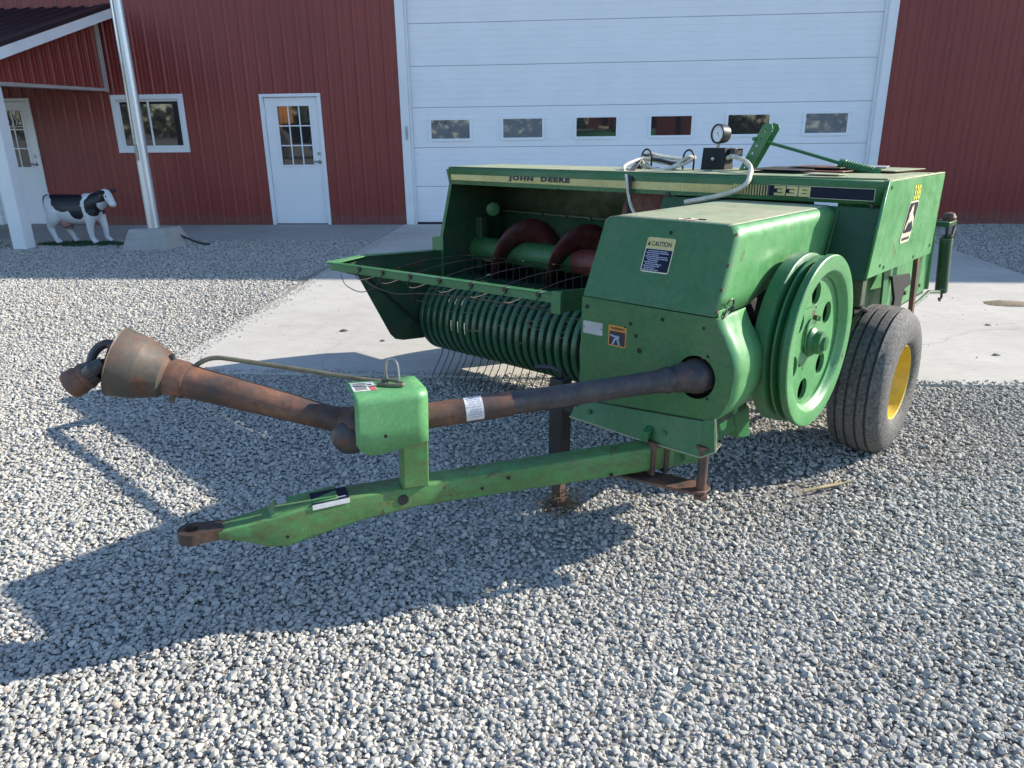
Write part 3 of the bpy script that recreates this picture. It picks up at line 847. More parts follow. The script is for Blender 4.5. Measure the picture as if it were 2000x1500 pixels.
def bolt(p, axis, r=.011, h=.008, mat='black', parent=None, name='bolt'):
    mb = MB(ABC); ax = Vector(axis).normalized(); p = Vector(p)
    mb.tube([p, p + ax * h], r, 6)
    return mb.build(name, mat, parent or baler, smooth=False)

# ---- hood beam and bale-case cover
def arc(cx, cy, r, a0, a1, n):
    return [(cx + r * math.cos(math.radians(a0 + (a1 - a0) * i / n)), cy + r * math.sin(math.radians(a0 + (a1 - a0) * i / n))) for i in range(n + 1)]
def hz(b): return (2.79 - b) * .0074        # the hood line climbs a little towards the flywheel side
prof = [(.36, 1.248), (.400, 1.248)] + arc(.385, 1.332, .018, 0, 90, 4) + [(.28, 1.350)]
grid_sheet('hood', [[(a, b, c + hz(b)) for a, c in prof] for b in (.103, .8, 1.5, 2.1, 2.79)], 'green_front', .004)
# the flat top of the hood and of the case, bleached by the sun
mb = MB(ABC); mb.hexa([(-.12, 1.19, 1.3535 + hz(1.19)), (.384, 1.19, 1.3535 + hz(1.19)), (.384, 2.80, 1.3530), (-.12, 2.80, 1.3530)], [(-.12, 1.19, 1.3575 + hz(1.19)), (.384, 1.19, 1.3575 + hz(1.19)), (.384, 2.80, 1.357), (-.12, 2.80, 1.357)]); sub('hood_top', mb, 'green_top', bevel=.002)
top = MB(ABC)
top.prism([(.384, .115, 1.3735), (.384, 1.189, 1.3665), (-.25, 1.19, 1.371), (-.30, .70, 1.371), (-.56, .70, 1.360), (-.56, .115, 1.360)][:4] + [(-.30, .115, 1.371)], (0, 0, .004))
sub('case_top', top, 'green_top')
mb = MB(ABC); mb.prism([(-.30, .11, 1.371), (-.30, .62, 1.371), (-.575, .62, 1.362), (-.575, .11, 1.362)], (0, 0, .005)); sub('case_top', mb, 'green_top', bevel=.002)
for (a0, a1, b0, b1, c, rz, mt) in ((-.28, .10, .40, .86, 1.384, 0, 'rust_red'), (-.18, .22, .56, .84, 1.389, 0, 'shade_black'), (-.26, .02, .44, .70, 1.398, 0, 'rust'), (-.52, -.12, .20, .46, 1.386, .1, 'green_top'), (-.50, -.30, .34, .62, 1.394, -.2, 'plate'), (.20, .33, .34, .50, 1.381, 0, 'green_top')):
    mb = MB(ABC); cx, cy = (a0 + a1) / 2, (b0 + b1) / 2
    q = [(cx + (x - cx) * math.cos(rz) - (y - cy) * math.sin(rz), cy + (x - cx) * math.sin(rz) + (y - cy) * math.cos(rz), c) for x, y in ((a0, b0), (a1, b0), (a1, b1), (a0, b1))]
    mb.prism(q, (0, 0, .004)); sub('cover_plate', mb, mt, bevel=.001)
mb = MB(ABC); mb.box(-.26, .20, .50, .80, 1.368, 1.383); sub('knotter_housing', mb, 'shade_black')
# sloping face of the case under the hood
def slope(c): return .392 + (1.252 - c) * .46
plate('front_face', [(slope(1.25), .103, 1.25), (slope(1.25), 1.20, 1.25), (slope(.98), 1.20, .98), (slope(.955), .86, .955), (slope(.955), .103, .955)], (-.004, 0, 0), 'green_case')
plate('front_rib', [(slope(1.22) + .004, .295, 1.235), (slope(1.22) + .004, .315, 1.235), (slope(.96) + .004, .315, .96), (slope(.96) + .004, .295, .96)], (-.02, 0, 0), 'green_front', bevel=.004)
mb = MB(ABC); mb.box(.44, .50, .12, .42, .83, .952); sub('frame_cross_member', mb, 'wall_green', bevel=.004)
# lit left side cover
sp = [(.402, 1.366), (.530, .962), (-.552, .952), (-.578, 1.362)]
side = plate('side_cover', [(a, .100, c) for a, c in sp], (0, .004, 0), 'green_lit_faded', bevel=.0015)
grid_sheet('side_cover_edge', [[(.402 + d, .1, 1.366), (.530 + d, .1, .962)] for d in (0,)] + [[(.392, .115, 1.366), (.520, .115, .962)]], 'green_lit_faded', .003)
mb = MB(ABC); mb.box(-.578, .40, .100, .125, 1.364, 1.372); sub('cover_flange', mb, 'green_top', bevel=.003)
plate('rear_cover', [(-.578, .10, 1.36), (-.578, .62, 1.36), (-.552, .62, .95), (-.552, .10, .95)], (-.004, 0, 0), 'green')
for a, c in ((.36, 1.34), (.36, 1.0), (-.50, 1.0), (.30, .985), (-.2, .975)):
    bolt((a, .1, c), (0, -1, 0), .008, .004, 'green')

# ---- hood decals
AX = .4015
def band(name, b0, b1, c0, c1, mat, a=AX, tilt=None):
    mb = MB(ABC); mb.box(a - .0008, a + .0012, min(b0, b1), max(b0, b1), c0, c1); return sub(name, mb, mat, smooth=False)
HS = .401   # face of the left half, .0135 further forward than the right half's face
mb = MB(ABC); mb.prism([(.4028, .815, 1.281), (.4028, 2.77, 1.2745), (.4028, 2.77, 1.3215), (.4028, .815, 1.329)], (.0012, 0, 0)); sub('stripe', mb, 'yellow_pale', smooth=False)
for k in range(13):
    w0 = .0115 - .0006 * k
    b0 = .812 - k * .0142
    band('stripe_bar', b0, b0 - w0, 1.281, 1.329, 'yellow_pale', .4042)
    band('stripe_bar', b0 - w0, b0 - .0142, 1.281, 1.329, 'ink', .4042)
band('model_panel', .628, .155, 1.283, 1.331, 'navy', .4042)
for b0, b1, c0, c1 in ((.44, .152, 1.3315, 1.3335), (.44, .152, 1.2805, 1.2825), (.1535, .1515, 1.2805, 1.3335), (.628, .44, 1.3315, 1.3335)):
    band('panel_outline', b0, b1, c0, c1, 'cream', .4044)
put_text('lettering', 'JOHN  DEERE', (.4045, 2.275, 1.2825), (0, -1, .002), (0, .12, 1), .472, .037, 'ink', baler, ABC, shear=.10, bold=.085, space=1.22)
def block_digit(b_left, ch, w=.054, h=.044, c0=1.285):
    seg = {'3': 'abgcd', '8': 'abcdefg'}[ch]
    t = .012
    R = {'a': (0, w, h - t, h), 'd': (0, w, 0, t), 'g': (w * .28, w, h / 2 - t / 2, h / 2 + t / 2), 'b': (w - .016, w, h / 2, h), 'c': (w - .016, w, 0, h / 2), 'f': (0, .016, h / 2, h), 'e': (0, .016, 0, h / 2)}
    mb = MB(ABC); k = 0
    for s in seg:
        x0, x1, z0, z1 = R[s]
        mb.box(.4050 + k * .0001, .4062 + k * .0002, b_left - x1, b_left - x0, c0 + z0, c0 + z1); k += 1
    sub('numeral', mb, 'yellow_pale', smooth=False)
for k, ch in enumerate('338'):
    block_digit(.604 - k * .0585, ch)
for b in (1.35, 1.9, 2.5): bolt((.402, b, 1.257 + hz(b)), (1, 0, 0), .007, .004, 'green_front')
bolt((.402, 1.17, 1.262), (1, 0, 0), .012, .008, 'black'); bolt((.402, .16, 1.262), (1, 0, 0), .009, .006, 'black')

# ---- side decal: leaping deer emblem and yellow figures
BS = .0985
def sidepoly(name, pts, mat, lift, parent=None):
    mb = MB(ABC); mb.prism([(a, BS - lift, c) for a, c in pts], (0, -.0008, 0)); return mb.build(name, mat, parent or baler, smooth=False)
ca, cc, sw, sh = .02 - .035, 1.163, .165, .190
def shear_(pts): return [(a + (c - 1.163) * -.42, c) for a, c in pts]
sidepoly('emblem', shear_(rrect(ca - sw / 2, ca + sw / 2, cc - sh / 2, cc + sh / 2, .025)), 'cream', 0)
sidepoly('emblem', shear_(rrect(ca - sw / 2 + .008, ca + sw / 2 - .008, cc - sh / 2 + .046, cc + sh / 2 - .008, .016)), 'navy', .001)
deer = [(-.40, -.30), (-.30, -.10), (-.22, .02), (-.28, .14), (-.20, .22), (-.12, .44), (-.05, .30), (.0, .46), (.06, .28), (.10, .12), (.22, .05), (.34, -.04), (.40, -.22), (.46, -.40), (.36, -.30), (.24, -.16), (.10, -.12), (.0, -.20), (-.12, -.14), (-.22, -.26), (-.36, -.42)]
sidepoly('emblem', shear_([(ca - x * sw * .95, cc + .02 + z * sh * .72) for x, z in deer]), 'cream', .002)
sidepoly('emblem', shear_([(ca + .062, cc - .070), (ca - .062, cc - .070), (ca - .062, cc - .083), (ca + .062, cc - .083)]), 'ink', .001)
put_text('lettering', '338', (-.035, BS - .0005, 1.262), (0, 0, 1), (1, 0, 0), .072, .095, 'yellow_print', baler, ABC, bold=.03) if False else put_text('lettering', '338', (-.02, BS - .0005, 1.262), (-1, 0, 0), (0, 0, 1), .115, .070, 'yellow_print', baler, ABC, bold=.035)

# ---- auger housing
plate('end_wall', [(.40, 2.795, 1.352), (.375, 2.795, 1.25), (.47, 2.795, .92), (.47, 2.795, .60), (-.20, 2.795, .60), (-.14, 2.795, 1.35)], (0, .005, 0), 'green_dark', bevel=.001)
plate('end_wall_flange', [(.403, 2.785, 1.34), (.378, 2.785, 1.25), (.473, 2.785, .92), (.473, 2.785, .62), (.473, 2.810, .62), (.473, 2.810, .92), (.378, 2.81, 1.25), (.403, 2.81, 1.34)], (.006, 0, 0), 'green_front')
plate('step_bracket', [(.475, 2.80, .915), (.475, 2.895, .90), (.475, 2.895, .80), (.475, 2.80, .80)], (-.05, 0, 0), 'green', bevel=.003)
grid_sheet('back_wall', [[(-.10, b, 1.345), (-.115, b, 1.20), (-.115, b, 1.045)] for b in (1.0, 2.80)], 'wall_green', .004)
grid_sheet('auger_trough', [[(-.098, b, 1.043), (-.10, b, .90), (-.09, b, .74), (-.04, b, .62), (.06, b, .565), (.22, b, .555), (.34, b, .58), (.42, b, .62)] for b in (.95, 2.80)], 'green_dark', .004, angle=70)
mb = MB(ABC); mb.box(-.105, -.085, 1.0, 2.79, 1.035, 1.050); sub('trough_flange', mb, 'wall_green', bevel=.003)
for b in (2.4, 2.2, 2.0, 1.8, 1.62): bolt((-.085, b, 1.04), (1, 0, 0), .011, .010, 'black')
mb = MB(ABC); mb.box(.10, .16, 2.735, 2.79, .66, 1.02); sub('bearing_post', mb, 'green_dark', bevel=.004)
mb = MB(ABC); mb.lathe((.02, 2.76, 1.06), (.6, -1, 0), [(0, .0), (.048, 0), (.048, .02), (.02, .028), (0, .03)], 8, closed=False); sub('bearing_cap', mb, 'green_lit_faded', angle=20)  # pale green stands in for the spot of sun on the cap
plate('housing_end', [(-.13, 2.797, 1.35), (-.36, 2.797, 1.25), (-.50, 2.797, 1.08), (-.55, 2.797, .90), (-.50, 2.797, .76), (-.19, 2.797, .62)], (0, .005, 0), 'green', bevel=.001)
grid_sheet('housing_back', [[(-.12, b, 1.352), (-.36, b, 1.25), (-.50, b, 1.08), (-.55, b, .90), (-.50, b, .765), (-.20, b, .75)] for b in (.70, 2.798)], 'green', .004, angle=60)
AUC = (.14, .80)
def auger_tube(b0, b1, mat):
    mb = MB(ABC); mb.cone((AUC[0], b0, AUC[1]), (AUC[0], b1, AUC[1]), .083, .083, 28); return sub('auger_tube', mb, mat)
auger_tube(1.93, 2.79, 'green_front'); auger_tube(.95, 1.929, 'rust_red')
def flight(b0, turns, pitch, ph, mat, r1=.235):
    n = int(48 * turns); rows = []
    for i in range(n + 1):
        t = i / 48; a = -2 * PI * t + ph
        rows.append([(AUC[0] + r * math.cos(a), b0 + pitch * t, AUC[1] + r * math.sin(a)) for r in (.080, .16, r1)])
    grid_sheet('auger_flight', rows, mat, .006, angle=60)
flight(1.05, 3.6, .455, .3, 'auger_red')
mb = MB(ABC); mb.lathe((-.02, 1.50, 1.08), (1, -.1, 0), [(0, 0), (.20, 0), (.20, .02), (.05, .03), (0, .03)], 40, closed=False); sub('feeder_crank', mb, 'rust_red')
mb = MB(ABC); mb.lathe((-.05, 1.22, 1.05), (1, -.3, 0), [(0, 0), (.17, 0), (.17, .03), (0, .03)], 40, closed=False); sub('feeder_crank', mb, 'auger_red')

# ---- pickup
PC = (.475, .405)
BANDP = [(.26, .640)] + arc(PC[0], PC[1], .245, 100, -88, 22) + [(.26, .150)]
def band_mesh():
    mb = MB(ABC); w_ = .0195; rings = []
    k = len(BANDP)
    for i, (a, c) in enumerate(BANDP):
        p0 = Vector(BANDP[max(0, i - 1)]); p1 = Vector(BANDP[min(k - 1, i + 1)]); d = (p1 - p0).normalized(); nrm = Vector((-d.y, d.x))
        if nrm.dot(Vector((a - PC[0], c - PC[1]))) < 0: nrm = -nrm
        q = []
        for bb, hh in ((-w_, -.022), (-w_ * .86, -.002), (-w_ * .5, .002), (w_ * .5, .002), (w_ * .86, -.002), (w_, -.022), (w_ * .80, -.022), (w_ * .7, -.005), (-w_ * .7, -.005), (-w_ * .80, -.022)):
            q.append((a + nrm.x * hh, bb, c + nrm.y * hh))
        rings.append(q)
    mb.loft(rings)
    return mb
pitch_b = .0590
b0 = band_mesh().build('stripper_band', 'band', baler, angle=50)
b0.location = ABC((0, 2.765, 0))
nb = 30
for i in range(1, nb):
    o = b0.copy(); COL.objects.link(o); o.parent = baler; o.location = ABC((0, 2.765 - i * pitch_b, 0))
mb = MB(ABC); mb.cone((PC[0] - .02, .98, PC[1]), (PC[0] - .02, 2.80, PC[1]), .055, .055, 20); sub('pickup_shaft', mb, 'shade_black')
mb = MB(ABC); mb.box(.22, .27, .98, 2.80, .15, .64); sub('pickup_back_plate', mb, 'shade_black')
tb = []
for ang in (-75, 20, 105, 200):
    a = math.radians(ang)
    mb = MB(ABC); p = (PC[0] + .15 * math.cos(a), PC[1] + .15 * math.sin(a))
    mb.cone((p[0], .99, p[1]), (p[0], 2.79, p[1]), .016, .016, 8); sub('tine_bar', mb, 'shade_black')
    tb.append((p, a))
def tine_mesh(p, ang, l, bend):
    d = Vector((math.cos(ang), math.sin(ang)))
    q0 = Vector(p); q1 = q0 + d * l * .5; q2 = q0 + d * l + Vector((bend, 0))
    mb = MB(ABC); mb.tube([(q0.x, 0, q0.y), (q1.x, 0, q1.y), (q2.x, 0, q2.y)], .0032, 5)
    return mb.build('tine', 'black', baler)
for (p, ang, l, bend) in ((tb[0][0], math.radians(-66), .275, .035), (tb[2][0], math.radians(88), .24, 0.0)):
    t0 = tine_mesh(p, ang, l, bend)
    for i in range(29):
        o = t0 if i == 0 else t0.copy()
        if i: COL.objects.link(o); o.parent = baler
        o.location = ABC((random.uniform(-.006, .006), 2.765 - (i + .5) * pitch_b + random.uniform(-.006, .006), random.uniform(-.008, .008)))
# left end shield and its arm
plate('end_shield', [(a, 2.81, c) for a, c in ((1.37, .838), (1.355, .80), (1.175, .745), (.945, .335), (.905, .295), (.84, .275), (.66, .255), (.42, .28), (.42, .815), (.52, .825), (1.11, .852))], (0, .005, 0), 'green_dark', bevel=.001)
plate('end_shield_edge', [(1.37, 2.76, .846), (1.38, 2.845, .846), (1.11, 2.84, .856), (.52, 2.83, .828), (.52, 2.808, .828), (1.11, 2.79, .856)], (0, 0, .005), 'green_lit_faded', bevel=.001)
mb = MB(ABC); mb.tube([(1.10, 2.803, .72), (.70, 2.803, .36)], .006, 6); sub('shield_brace', mb, 'black')
# windguard bar
mb = MB(ABC)
mb.hexa([(1.385, 1.15, .846), (1.385, 2.79, .808), (1.379, 2.79, .808), (1.379, 1.15, .846)], [(1.385, 1.15, .882), (1.385, 2.79, .846), (1.379, 2.79, .846), (1.379, 1.15, .882)])
mb.hexa([(1.3845, 1.15, .8825), (1.3845, 2.79, .8465), (1.340, 2.79, .8465), (1.340, 1.15, .8825)], [(1.3845, 1.15, .8865), (1.3845, 2.79, .8505), (1.340, 2.79, .8505), (1.340, 1.15, .8865)])
sub('windguard_bar', mb, 'green', bevel=.001)
plate('windguard_bracket', [(1.39, 1.155, .90), (1.0, 1.12, .87), (.6, 1.10, .86), (.6, 1.10, .76), (1.0, 1.12, .77), (1.39, 1.155, .80)], (0, .006, 0), 'green', bevel=.001)
mb = MB(ABC); mb.box(1.37, 1.392, 1.11, 1.165, .80, .90); sub('windguard_hinge', mb, 'green', bevel=.003)
for i, b in enumerate((2.52, 2.32, 2.10, 1.88, 1.66, 1.44, 1.24)):
    zc = .83 + (2.79 - b) * .022
    mb = MB(ABC)
    mb.tube(crom([(1.37, b, zc), (1.42, b - .01, zc - .02), (1.38, b - .02, zc - .05), (1.20, b - .04, zc - .02), (.95, b - .08, zc + .015), (.62, b - .14, zc + .01), (.28, b - .20, .77)], 6), .0026, 6)
    sub('guard_rod', mb, 'hitch')
    mb = MB(ABC); mb.box(1.366, 1.395, b - .011, b + .011, zc, zc + .022); sub('rod_clamp', mb, 'black', bevel=.002)
mb = MB(ABC)
mb.tube(crom([(1.395, 2.68, .80), (1.41, 2.62, .745), (1.40, 2.50, .72), (1.38, 2.40, .76), (1.39, 2.33, .82)], 6), .0026, 6)
mb.tube(crom([(1.395, 2.48, .80), (1.40, 2.40, .77), (1.37, 2.25, .74), (1.33, 2.05, .76), (1.30, 1.8, .77), (1.29, 1.5, .775), (1.25, 1.2, .77)], 6), .0028, 6)
sub('guard_wire', mb, 'hitch')
hay = MB(ABC)
for i in range(260):
    b = random.uniform(1.2, 2.75); a = random.uniform(.45, .72); c = PC[1] + math.sqrt(max(.0, .235 ** 2 - (a - PC[0]) ** 2)) + random.uniform(-.01, .012)
    l = random.uniform(.03, .10); th = random.uniform(0, PI)
    p = Vector((a, b, c)); d = Vector((math.cos(th) * .6, math.sin(th), random.uniform(-.3, .3))) * l
    hay.tube([p, p + d], .0022, 3, caps=False)
o = sub('hay_wisps', hay, 'rod', smooth=False); o['kind'] = 'stuff'

# ---- front drive box: upper cover, lower shield
def UPP(b, q, d=0.0):
    return (1.56 - .363 * q + .932 * d, b, .945 + .932 * q + .363 * d)
cr_ = .045; QT = .330
outl = [UPP(.300, 0), UPP(.300, .10)]
outl += [UPP(.30 + cr_ - cr_ * math.cos(math.radians(t)), QT - cr_ + cr_ * math.sin(math.radians(t))) for t in range(0, 91, 18)]
outl += [UPP(.852 - cr_ + cr_ * math.cos(math.radians(t)), QT - cr_ + cr_ * math.sin(math.radians(t))) for t in range(90, -1, -18)]
outl += [UPP(.868, 0)]
plate('upper_shield', outl, (.0035, 0, .0014), 'green_front', bevel=.0008)
def af(c): return 1.56 - .3895 * (c - .945)
def ar(c): return .404 + (1.252 - c) * .60
rows = []
top_r = .052
pf = [(.852, .955), (.852, 1.10), (.852, 1.25 - .03)] + [(.822 + .03 * math.cos(math.radians(t)), 1.222 + .03 * math.sin(math.radians(t))) for t in range(15, 91, 25)] + [(.70, 1.2525), (.55, 1.2525)]
pf += [(.30 + top_r - top_r * math.sin(math.radians(t)), 1.2525 - top_r + top_r * math.cos(math.radians(t))) for t in range(0, 91, 10)]
def botc(a):
    if a > 1.22: return .945
    if a > .9: return .945 + (1.22 - a) / .32 * .085
    return 1.03 - (.9 - a) * .03
NU = 14
for i in range(NU + 1):
    u = i / NU
    row = []
    for b, c in pf:
        row.append((af(c) * (1 - u) + ar(c) * u, b, c))
    am = af(1.1) * (1 - u) + ar(1.1) * u
    cb_ = botc(am)
    for t in (.25, .5, .75, 1.0):
        c = 1.2005 * (1 - t) + cb_ * t
        row.append((af(c) * (1 - u) + ar(c) * u, .300, c))
    rows.append(row)
kt = 9   # columns left of this index belong to the bleached top
n = len(rows[0])
ks = next(i for i, (b, c) in enumerate(pf) if i > 8 and b < .335)
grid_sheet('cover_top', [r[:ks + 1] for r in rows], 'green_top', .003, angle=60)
grid_sheet('cover_side', [r[ks:] for r in rows], 'green_lit_faded', .003, angle=60)
# lower shield plate with the shaft opening
FE = [(.294, .942), (.277, .906), (.250, .862), (.226, .820), (.212, .785), (.206, .745), (.208, .715), (.213, .662), (.235, .603), (.267, .559)]
holep = [(1.56, b, c) for b, c in circle2(.352, .712, .082, 32, .95)]
lower = [(1.56, b, c) for b, c in FE] + [(1.56, .308, .553), (1.56, .875, .511), (1.56, .872, .944)]
plate('lower_shield', lower, (.0035, 0, 0), 'green_front', [holep], bevel=.0008)
grid_sheet('shield_side', [[(a, b, c) for b, c in crom([(x, y, 0) for x, y in FE], 3) and [(p.x, p.y) for p in crom([(x, y, 0) for x, y in FE], 3)]] for a in (1.5615, 1.48, 1.40, 1.32)], 'green_lit_faded', .003, angle=70)
mb = MB(ABC)
mb.add([(1.562, .294, .9435), (1.562, .869, .9455), (1.564, .869, .9485), (1.564, .294, .9465)], [(0, 1, 2, 3)])
sub('seam', mb, 'ink', smooth=False)
# flared skirt under the shield
SKT = [(1.5665, .875, .509), (1.5665, .60, .529), (1.5665, .308, .553), (1.5665, .262, .572)]
SKB = [(1.598, .892, .436), (1.598, .570, .424), (1.598, .290, .424), (1.598, .236, .458)]
plate('skirt', SKT[:3] + SKB[:3][::-1], (-.004, 0, 0), 'green_front', bevel=.0008)
plate('skirt_corner', [SKT[2], SKT[3], SKB[3], SKB[2]], (-.004, 0, 0), 'green_front', bevel=.0008)
mb = MB(ABC); mb.prism([SKB[0], SKB[1], SKB[2], SKB[3], (1.50, .255, .455), (1.50, .88, .430)], (0, 0, -.004)); sub('skirt_lip', mb, 'green_top')
mb = MB(ABC); mb.tube([(1.598, .894, .434), (1.600, .57, .422), (1.600, .288, .422), (1.599, .232, .458), (1.590, .238, .515), (1.570, .258, .575)], .0035, 6); sub('skirt_lit_edge', mb, 'green_top')  # pale tube drawn as the lit line along the skirt's rim
mb = MB(ABC); mb.tube([(1.568, .877, .510), (1.568, .60, .530), (1.568, .308, .554)], .0022, 5); sub('skirt_seam', mb, 'shade_black')
for b in (.80, .45): bolt((1.585, b, .475), (1, 0, 0), .009, .01, 'green_front')
plate('hinge_rib', [(1.575, .50, .49), (1.625, .50, .43), (1.625, .50, .47)], (0, .03, 0), 'green', bevel=.003)
for b, c, r in ((.846, .906, .009), (.614, .824, .008), (.595, .768, .011), (.504, .906, .008), (.665, .80 + .05, .004), (.640, .868, .008), (.31, .80, .006), (.30, .64, .006), (.335, .90, .006)):
    mb = MB(ABC); mb.prism([(1.5637, b + x, c + z) for x, z in circle2(0, 0, r, 14)], (.0006, 0, 0)); sub('hole', mb, 'shade_black', smooth=False)
for b, q in ((.55, .285),):
    mb = MB(ABC); mb.prism([UPP(b + x, q + z, .0042) for x, z in circle2(0, 0, .008, 14)], (.0006, 0, .0002)); sub('hole', mb, 'shade_black', smooth=False)
for b, q in ((.302, .30), (.302, .19), (.302, .10), (.304, .02)):
    bolt((1.56 - .363 * q + .0, .298, .945 + .932 * q), (0, -1, 0), .007, .006, 'rust')
mb = MB(ABC); mb.box(1.45, 1.54, .294, .298, .93, .965); sub('clip_plate', mb, 'green_lit_faded', bevel=.001)
mb = MB(ABC)
mb.tube(crom([(1.50, .285, .985), (1.475, .28, 1.0), (1.455, .28, .985), (1.47, .28, .965), (1.50, .285, .955), (1.52, .285, .935)], 5), .0035, 6); mb.tube(crom([(1.49, .283, .965), (1.475, .27, .975), (1.48, .28, .95), (1.51, .283, .94)], 4), .003, 6)
sub('wire_clip', mb, 'black')
# decals on the drive box
def quad_up(name, b0, b1, q0, q1, mat, lift, r=.004):
    mb = MB(ABC); mb.prism([UPP(b, q, .0042 + lift) for b, q in rrect(b1, b0, q0, q1, r)], (.0005, 0, .0002)); return sub(name, mb, mat, smooth=False)
quad_up('caution_decal', .640, .520, .128, .262, 'cream', 0, .010)
quad_up('caution_decal', .640 - .001, .521, .220, .261, 'yellow_pale', .0006, .009)
quad_up('caution_decal', .636, .524, .133, .217, 'navy', .0006, .004)
put_text('lettering', 'CAUTION', UPP(.618, .229, .0056), (0, -1, 0), (-.363, 0, .932), .085, .019, 'ink', baler, ABC, bold=.03)
mb = MB(ABC); mb.prism([UPP(.635, .230, .0056), UPP(.621, .230, .0056), UPP(.628, .248, .0056)], (.0003, 0, .0001)); sub('lettering', mb, 'ink', smooth=False)
for k, (x0, x1) in enumerate(((.06, .9), (.0, .96), (.06, .55), (.0, .93), (.06, .97), (.12, .6), (.0, .55), (.06, .75), (.0, .68), (.04, .5), (.0, .66))):
    mb = MB(ABC); q = .2115 - k * .0072
    x = x0
    while x < x1:
        l = random.uniform(.05, .16)
        mb.prism([UPP(.631 - x * .10, q, .0056), UPP(.631 - min(x + l, x1) * .10, q, .0056), UPP(.631 - min(x + l, x1) * .10, q - .0038, .0056), UPP(.631 - x * .10, q - .0038, .0056)], (.0003, 0, .0001)); x += l + .02
    sub('print_line', mb, 'ink_grey', smooth=False)
def quad_lo(name, b0, b1, c0, c1, mat, lift, r=.002):
    mb = MB(ABC); mb.prism([(1.5637 + lift, b, c) for b, c in rrect(b1, b0, c0, c1, r)], (.0005, 0, 0)); return sub(name, mb, mat, smooth=False)
quad_lo('serial_plate', .862, .768, .797, .848, 'plate', 0)
for b in (.857, .773): bolt((1.5642, b, .823), (1, 0, 0), .003, .002, 'black')
quad_lo('warning_decal', .740, .657, .766, .850, 'orange', 0, .005)
quad_lo('warning_decal', .735, .662, .771, .827, 'ink', .0007)
put_text('lettering', 'WARNING', (1.5650, .733, .832), (0, -1, 0), (0, 0, 1), .068, .012, 'ink', baler, ABC, bold=.02)
mb = MB(ABC)
for bx, cx, w_, ph in ((.708, .806, .045, .2), (.694, .792, .04, 1.2), (.700, .799, .03, 2.4), (.712, .785, .03, 2.0)):
    d = Vector((0, math.cos(ph), math.sin(ph))) * w_ / 2
    mb.tube([Vector((1.5652, bx, cx)) - d, Vector((1.5652, bx, cx)) + d], .0042, 5)
sub('warning_symbol', mb, 'ink_grey', smooth=False)
# scrawl on the cover top
mb = MB(ABC)
def tp(a, b): return (a, b, 1.2556)
for pts in ([(1.40, .560), (1.37, .552), (1.34, .556)], [(1.34, .540), (1.40, .528), (1.335, .520)], [(1.365, .538), (1.37, .522)], [(1.40, .512), (1.37, .502), (1.335, .506)], [(1.345, .50), (1.343, .47)]):
    mb.tube([tp(*p) for p in pts], .0028, 5)
sub('marker_scrawl', mb, 'auger_red', smooth=False)
# gearbox and near-black wall, added for the dark gap's shade, seen past the flywheel
mb = MB(ABC); mb.box(.62, 1.44, .42, .80, .60, .92); sub('gearbox', mb, 'shade_black', bevel=.03)
mb = MB(ABC); mb.cone((.975, .26, .765), (.975, .5, .765), .05, .06, 20); sub('flywheel_shaft', mb, 'shade_black')
plate('inner_shade_wall', [(1.50, .44, .95), (.45, .44, 1.0), (.45, .44, .42), (1.2, .44, .40), (1.50, .44, .50)], (0, .006, 0), 'shade_black', [[(1.15, .44, .52), (.80, .44, .48), (.72, .44, .58), (1.10, .44, .62)]])  # near-black sheet stands in for shade in the gap

# ---- flywheel
fw = bpy.data.objects.new('flywheel', None); COL.objects.link(fw); fw.parent = baler
FC = (.980, .765)
prof = [(.30, .0), (.343, .0), (.348, .004), (.348, .056), (.344, .059), (.322, .068), (.322, .074), (.341, .082), (.341, .090), (.322, .098), (.322, .105), (.344, .116), (.350, .124), (.350, .146), (.346, .150), (.292, .150), (.286, .147), (.276, .132), (.270, .124), (.262, .120), (.262, .105), (.29, .10)]
prof = [(r_ if r_ != .322 else .306, h) for r_, h in prof]
kf = next(i for i, q_ in enumerate(prof) if q_[1] >= .146)
FR = (.962, .765)
mb = MB(ABC); mb.lathe((FR[0], .262, FR[1]), (0, -1, 0), [(.29, .02)] + prof[:kf + 1], 72, closed=False); mb.build('flywheel_tread', 'green', fw, angle=30)  # same paint as the rim; darker green carries the tread's shade
mb = MB(ABC); mb.lathe((FR[0], .262, FR[1]), (0, -1, 0), prof[kf:], 72, closed=False); mb.build('flywheel_rim', 'green_lit_faded', fw, angle=30)
HC_ = ((.985, .962), (.832, .858), (1.135, .868), (1.150, .690), (1.010, .568), (.835, .640))
holes = [[(ha + x, .151, hc + z) for x, z in circle2(0, 0, .047, 20)] for ha, hc in HC_]
mb = MB(ABC); mb.prism([(FR[0] + x, .151, FR[1] + z) for x, z in circle2(0, 0, .270, 64)], (0, .018, 0), holes); mb.build('flywheel_web', 'green_lit_faded', fw, bevel=.003, angle=30)
mb = MB(ABC); mb.lathe((FC[0], .154, FC[1]), (0, -1, 0), [(0, 0), (.062, 0), (.060, .012), (.048, .024), (.046, .05), (.030, .054), (.028, .066), (0, .068)], 28, closed=False); mb.build('hub', 'green', fw, angle=30)
mb = MB(ABC); mb.tube([(FC[0], .104, FC[1]), (FC[0], .086, FC[1])], .020, 6); mb.build('hub_nut', 'green', fw, smooth=False)
mb = MB(ABC)
mb.tube(crom([(FC[0] + .045, .144, FC[1] + .10), (FC[0] + .085, .144, FC[1] + .07), (FC[0] + .09, .144, FC[1] + .01), (FC[0] + .07, .144, FC[1] - .03)], 5), .006, 6); mb.build('shear_clip', 'green', fw)
for dx, dz in ((-.04, .09), (-.005, .10)):
    mb = MB(ABC); mb.tube([(FC[0] + dx, .152, FC[1] + dz), (FC[0] + dx, .137, FC[1] + dz)], .011, 6); mb.build('bolt', 'green', fw, smooth=False)
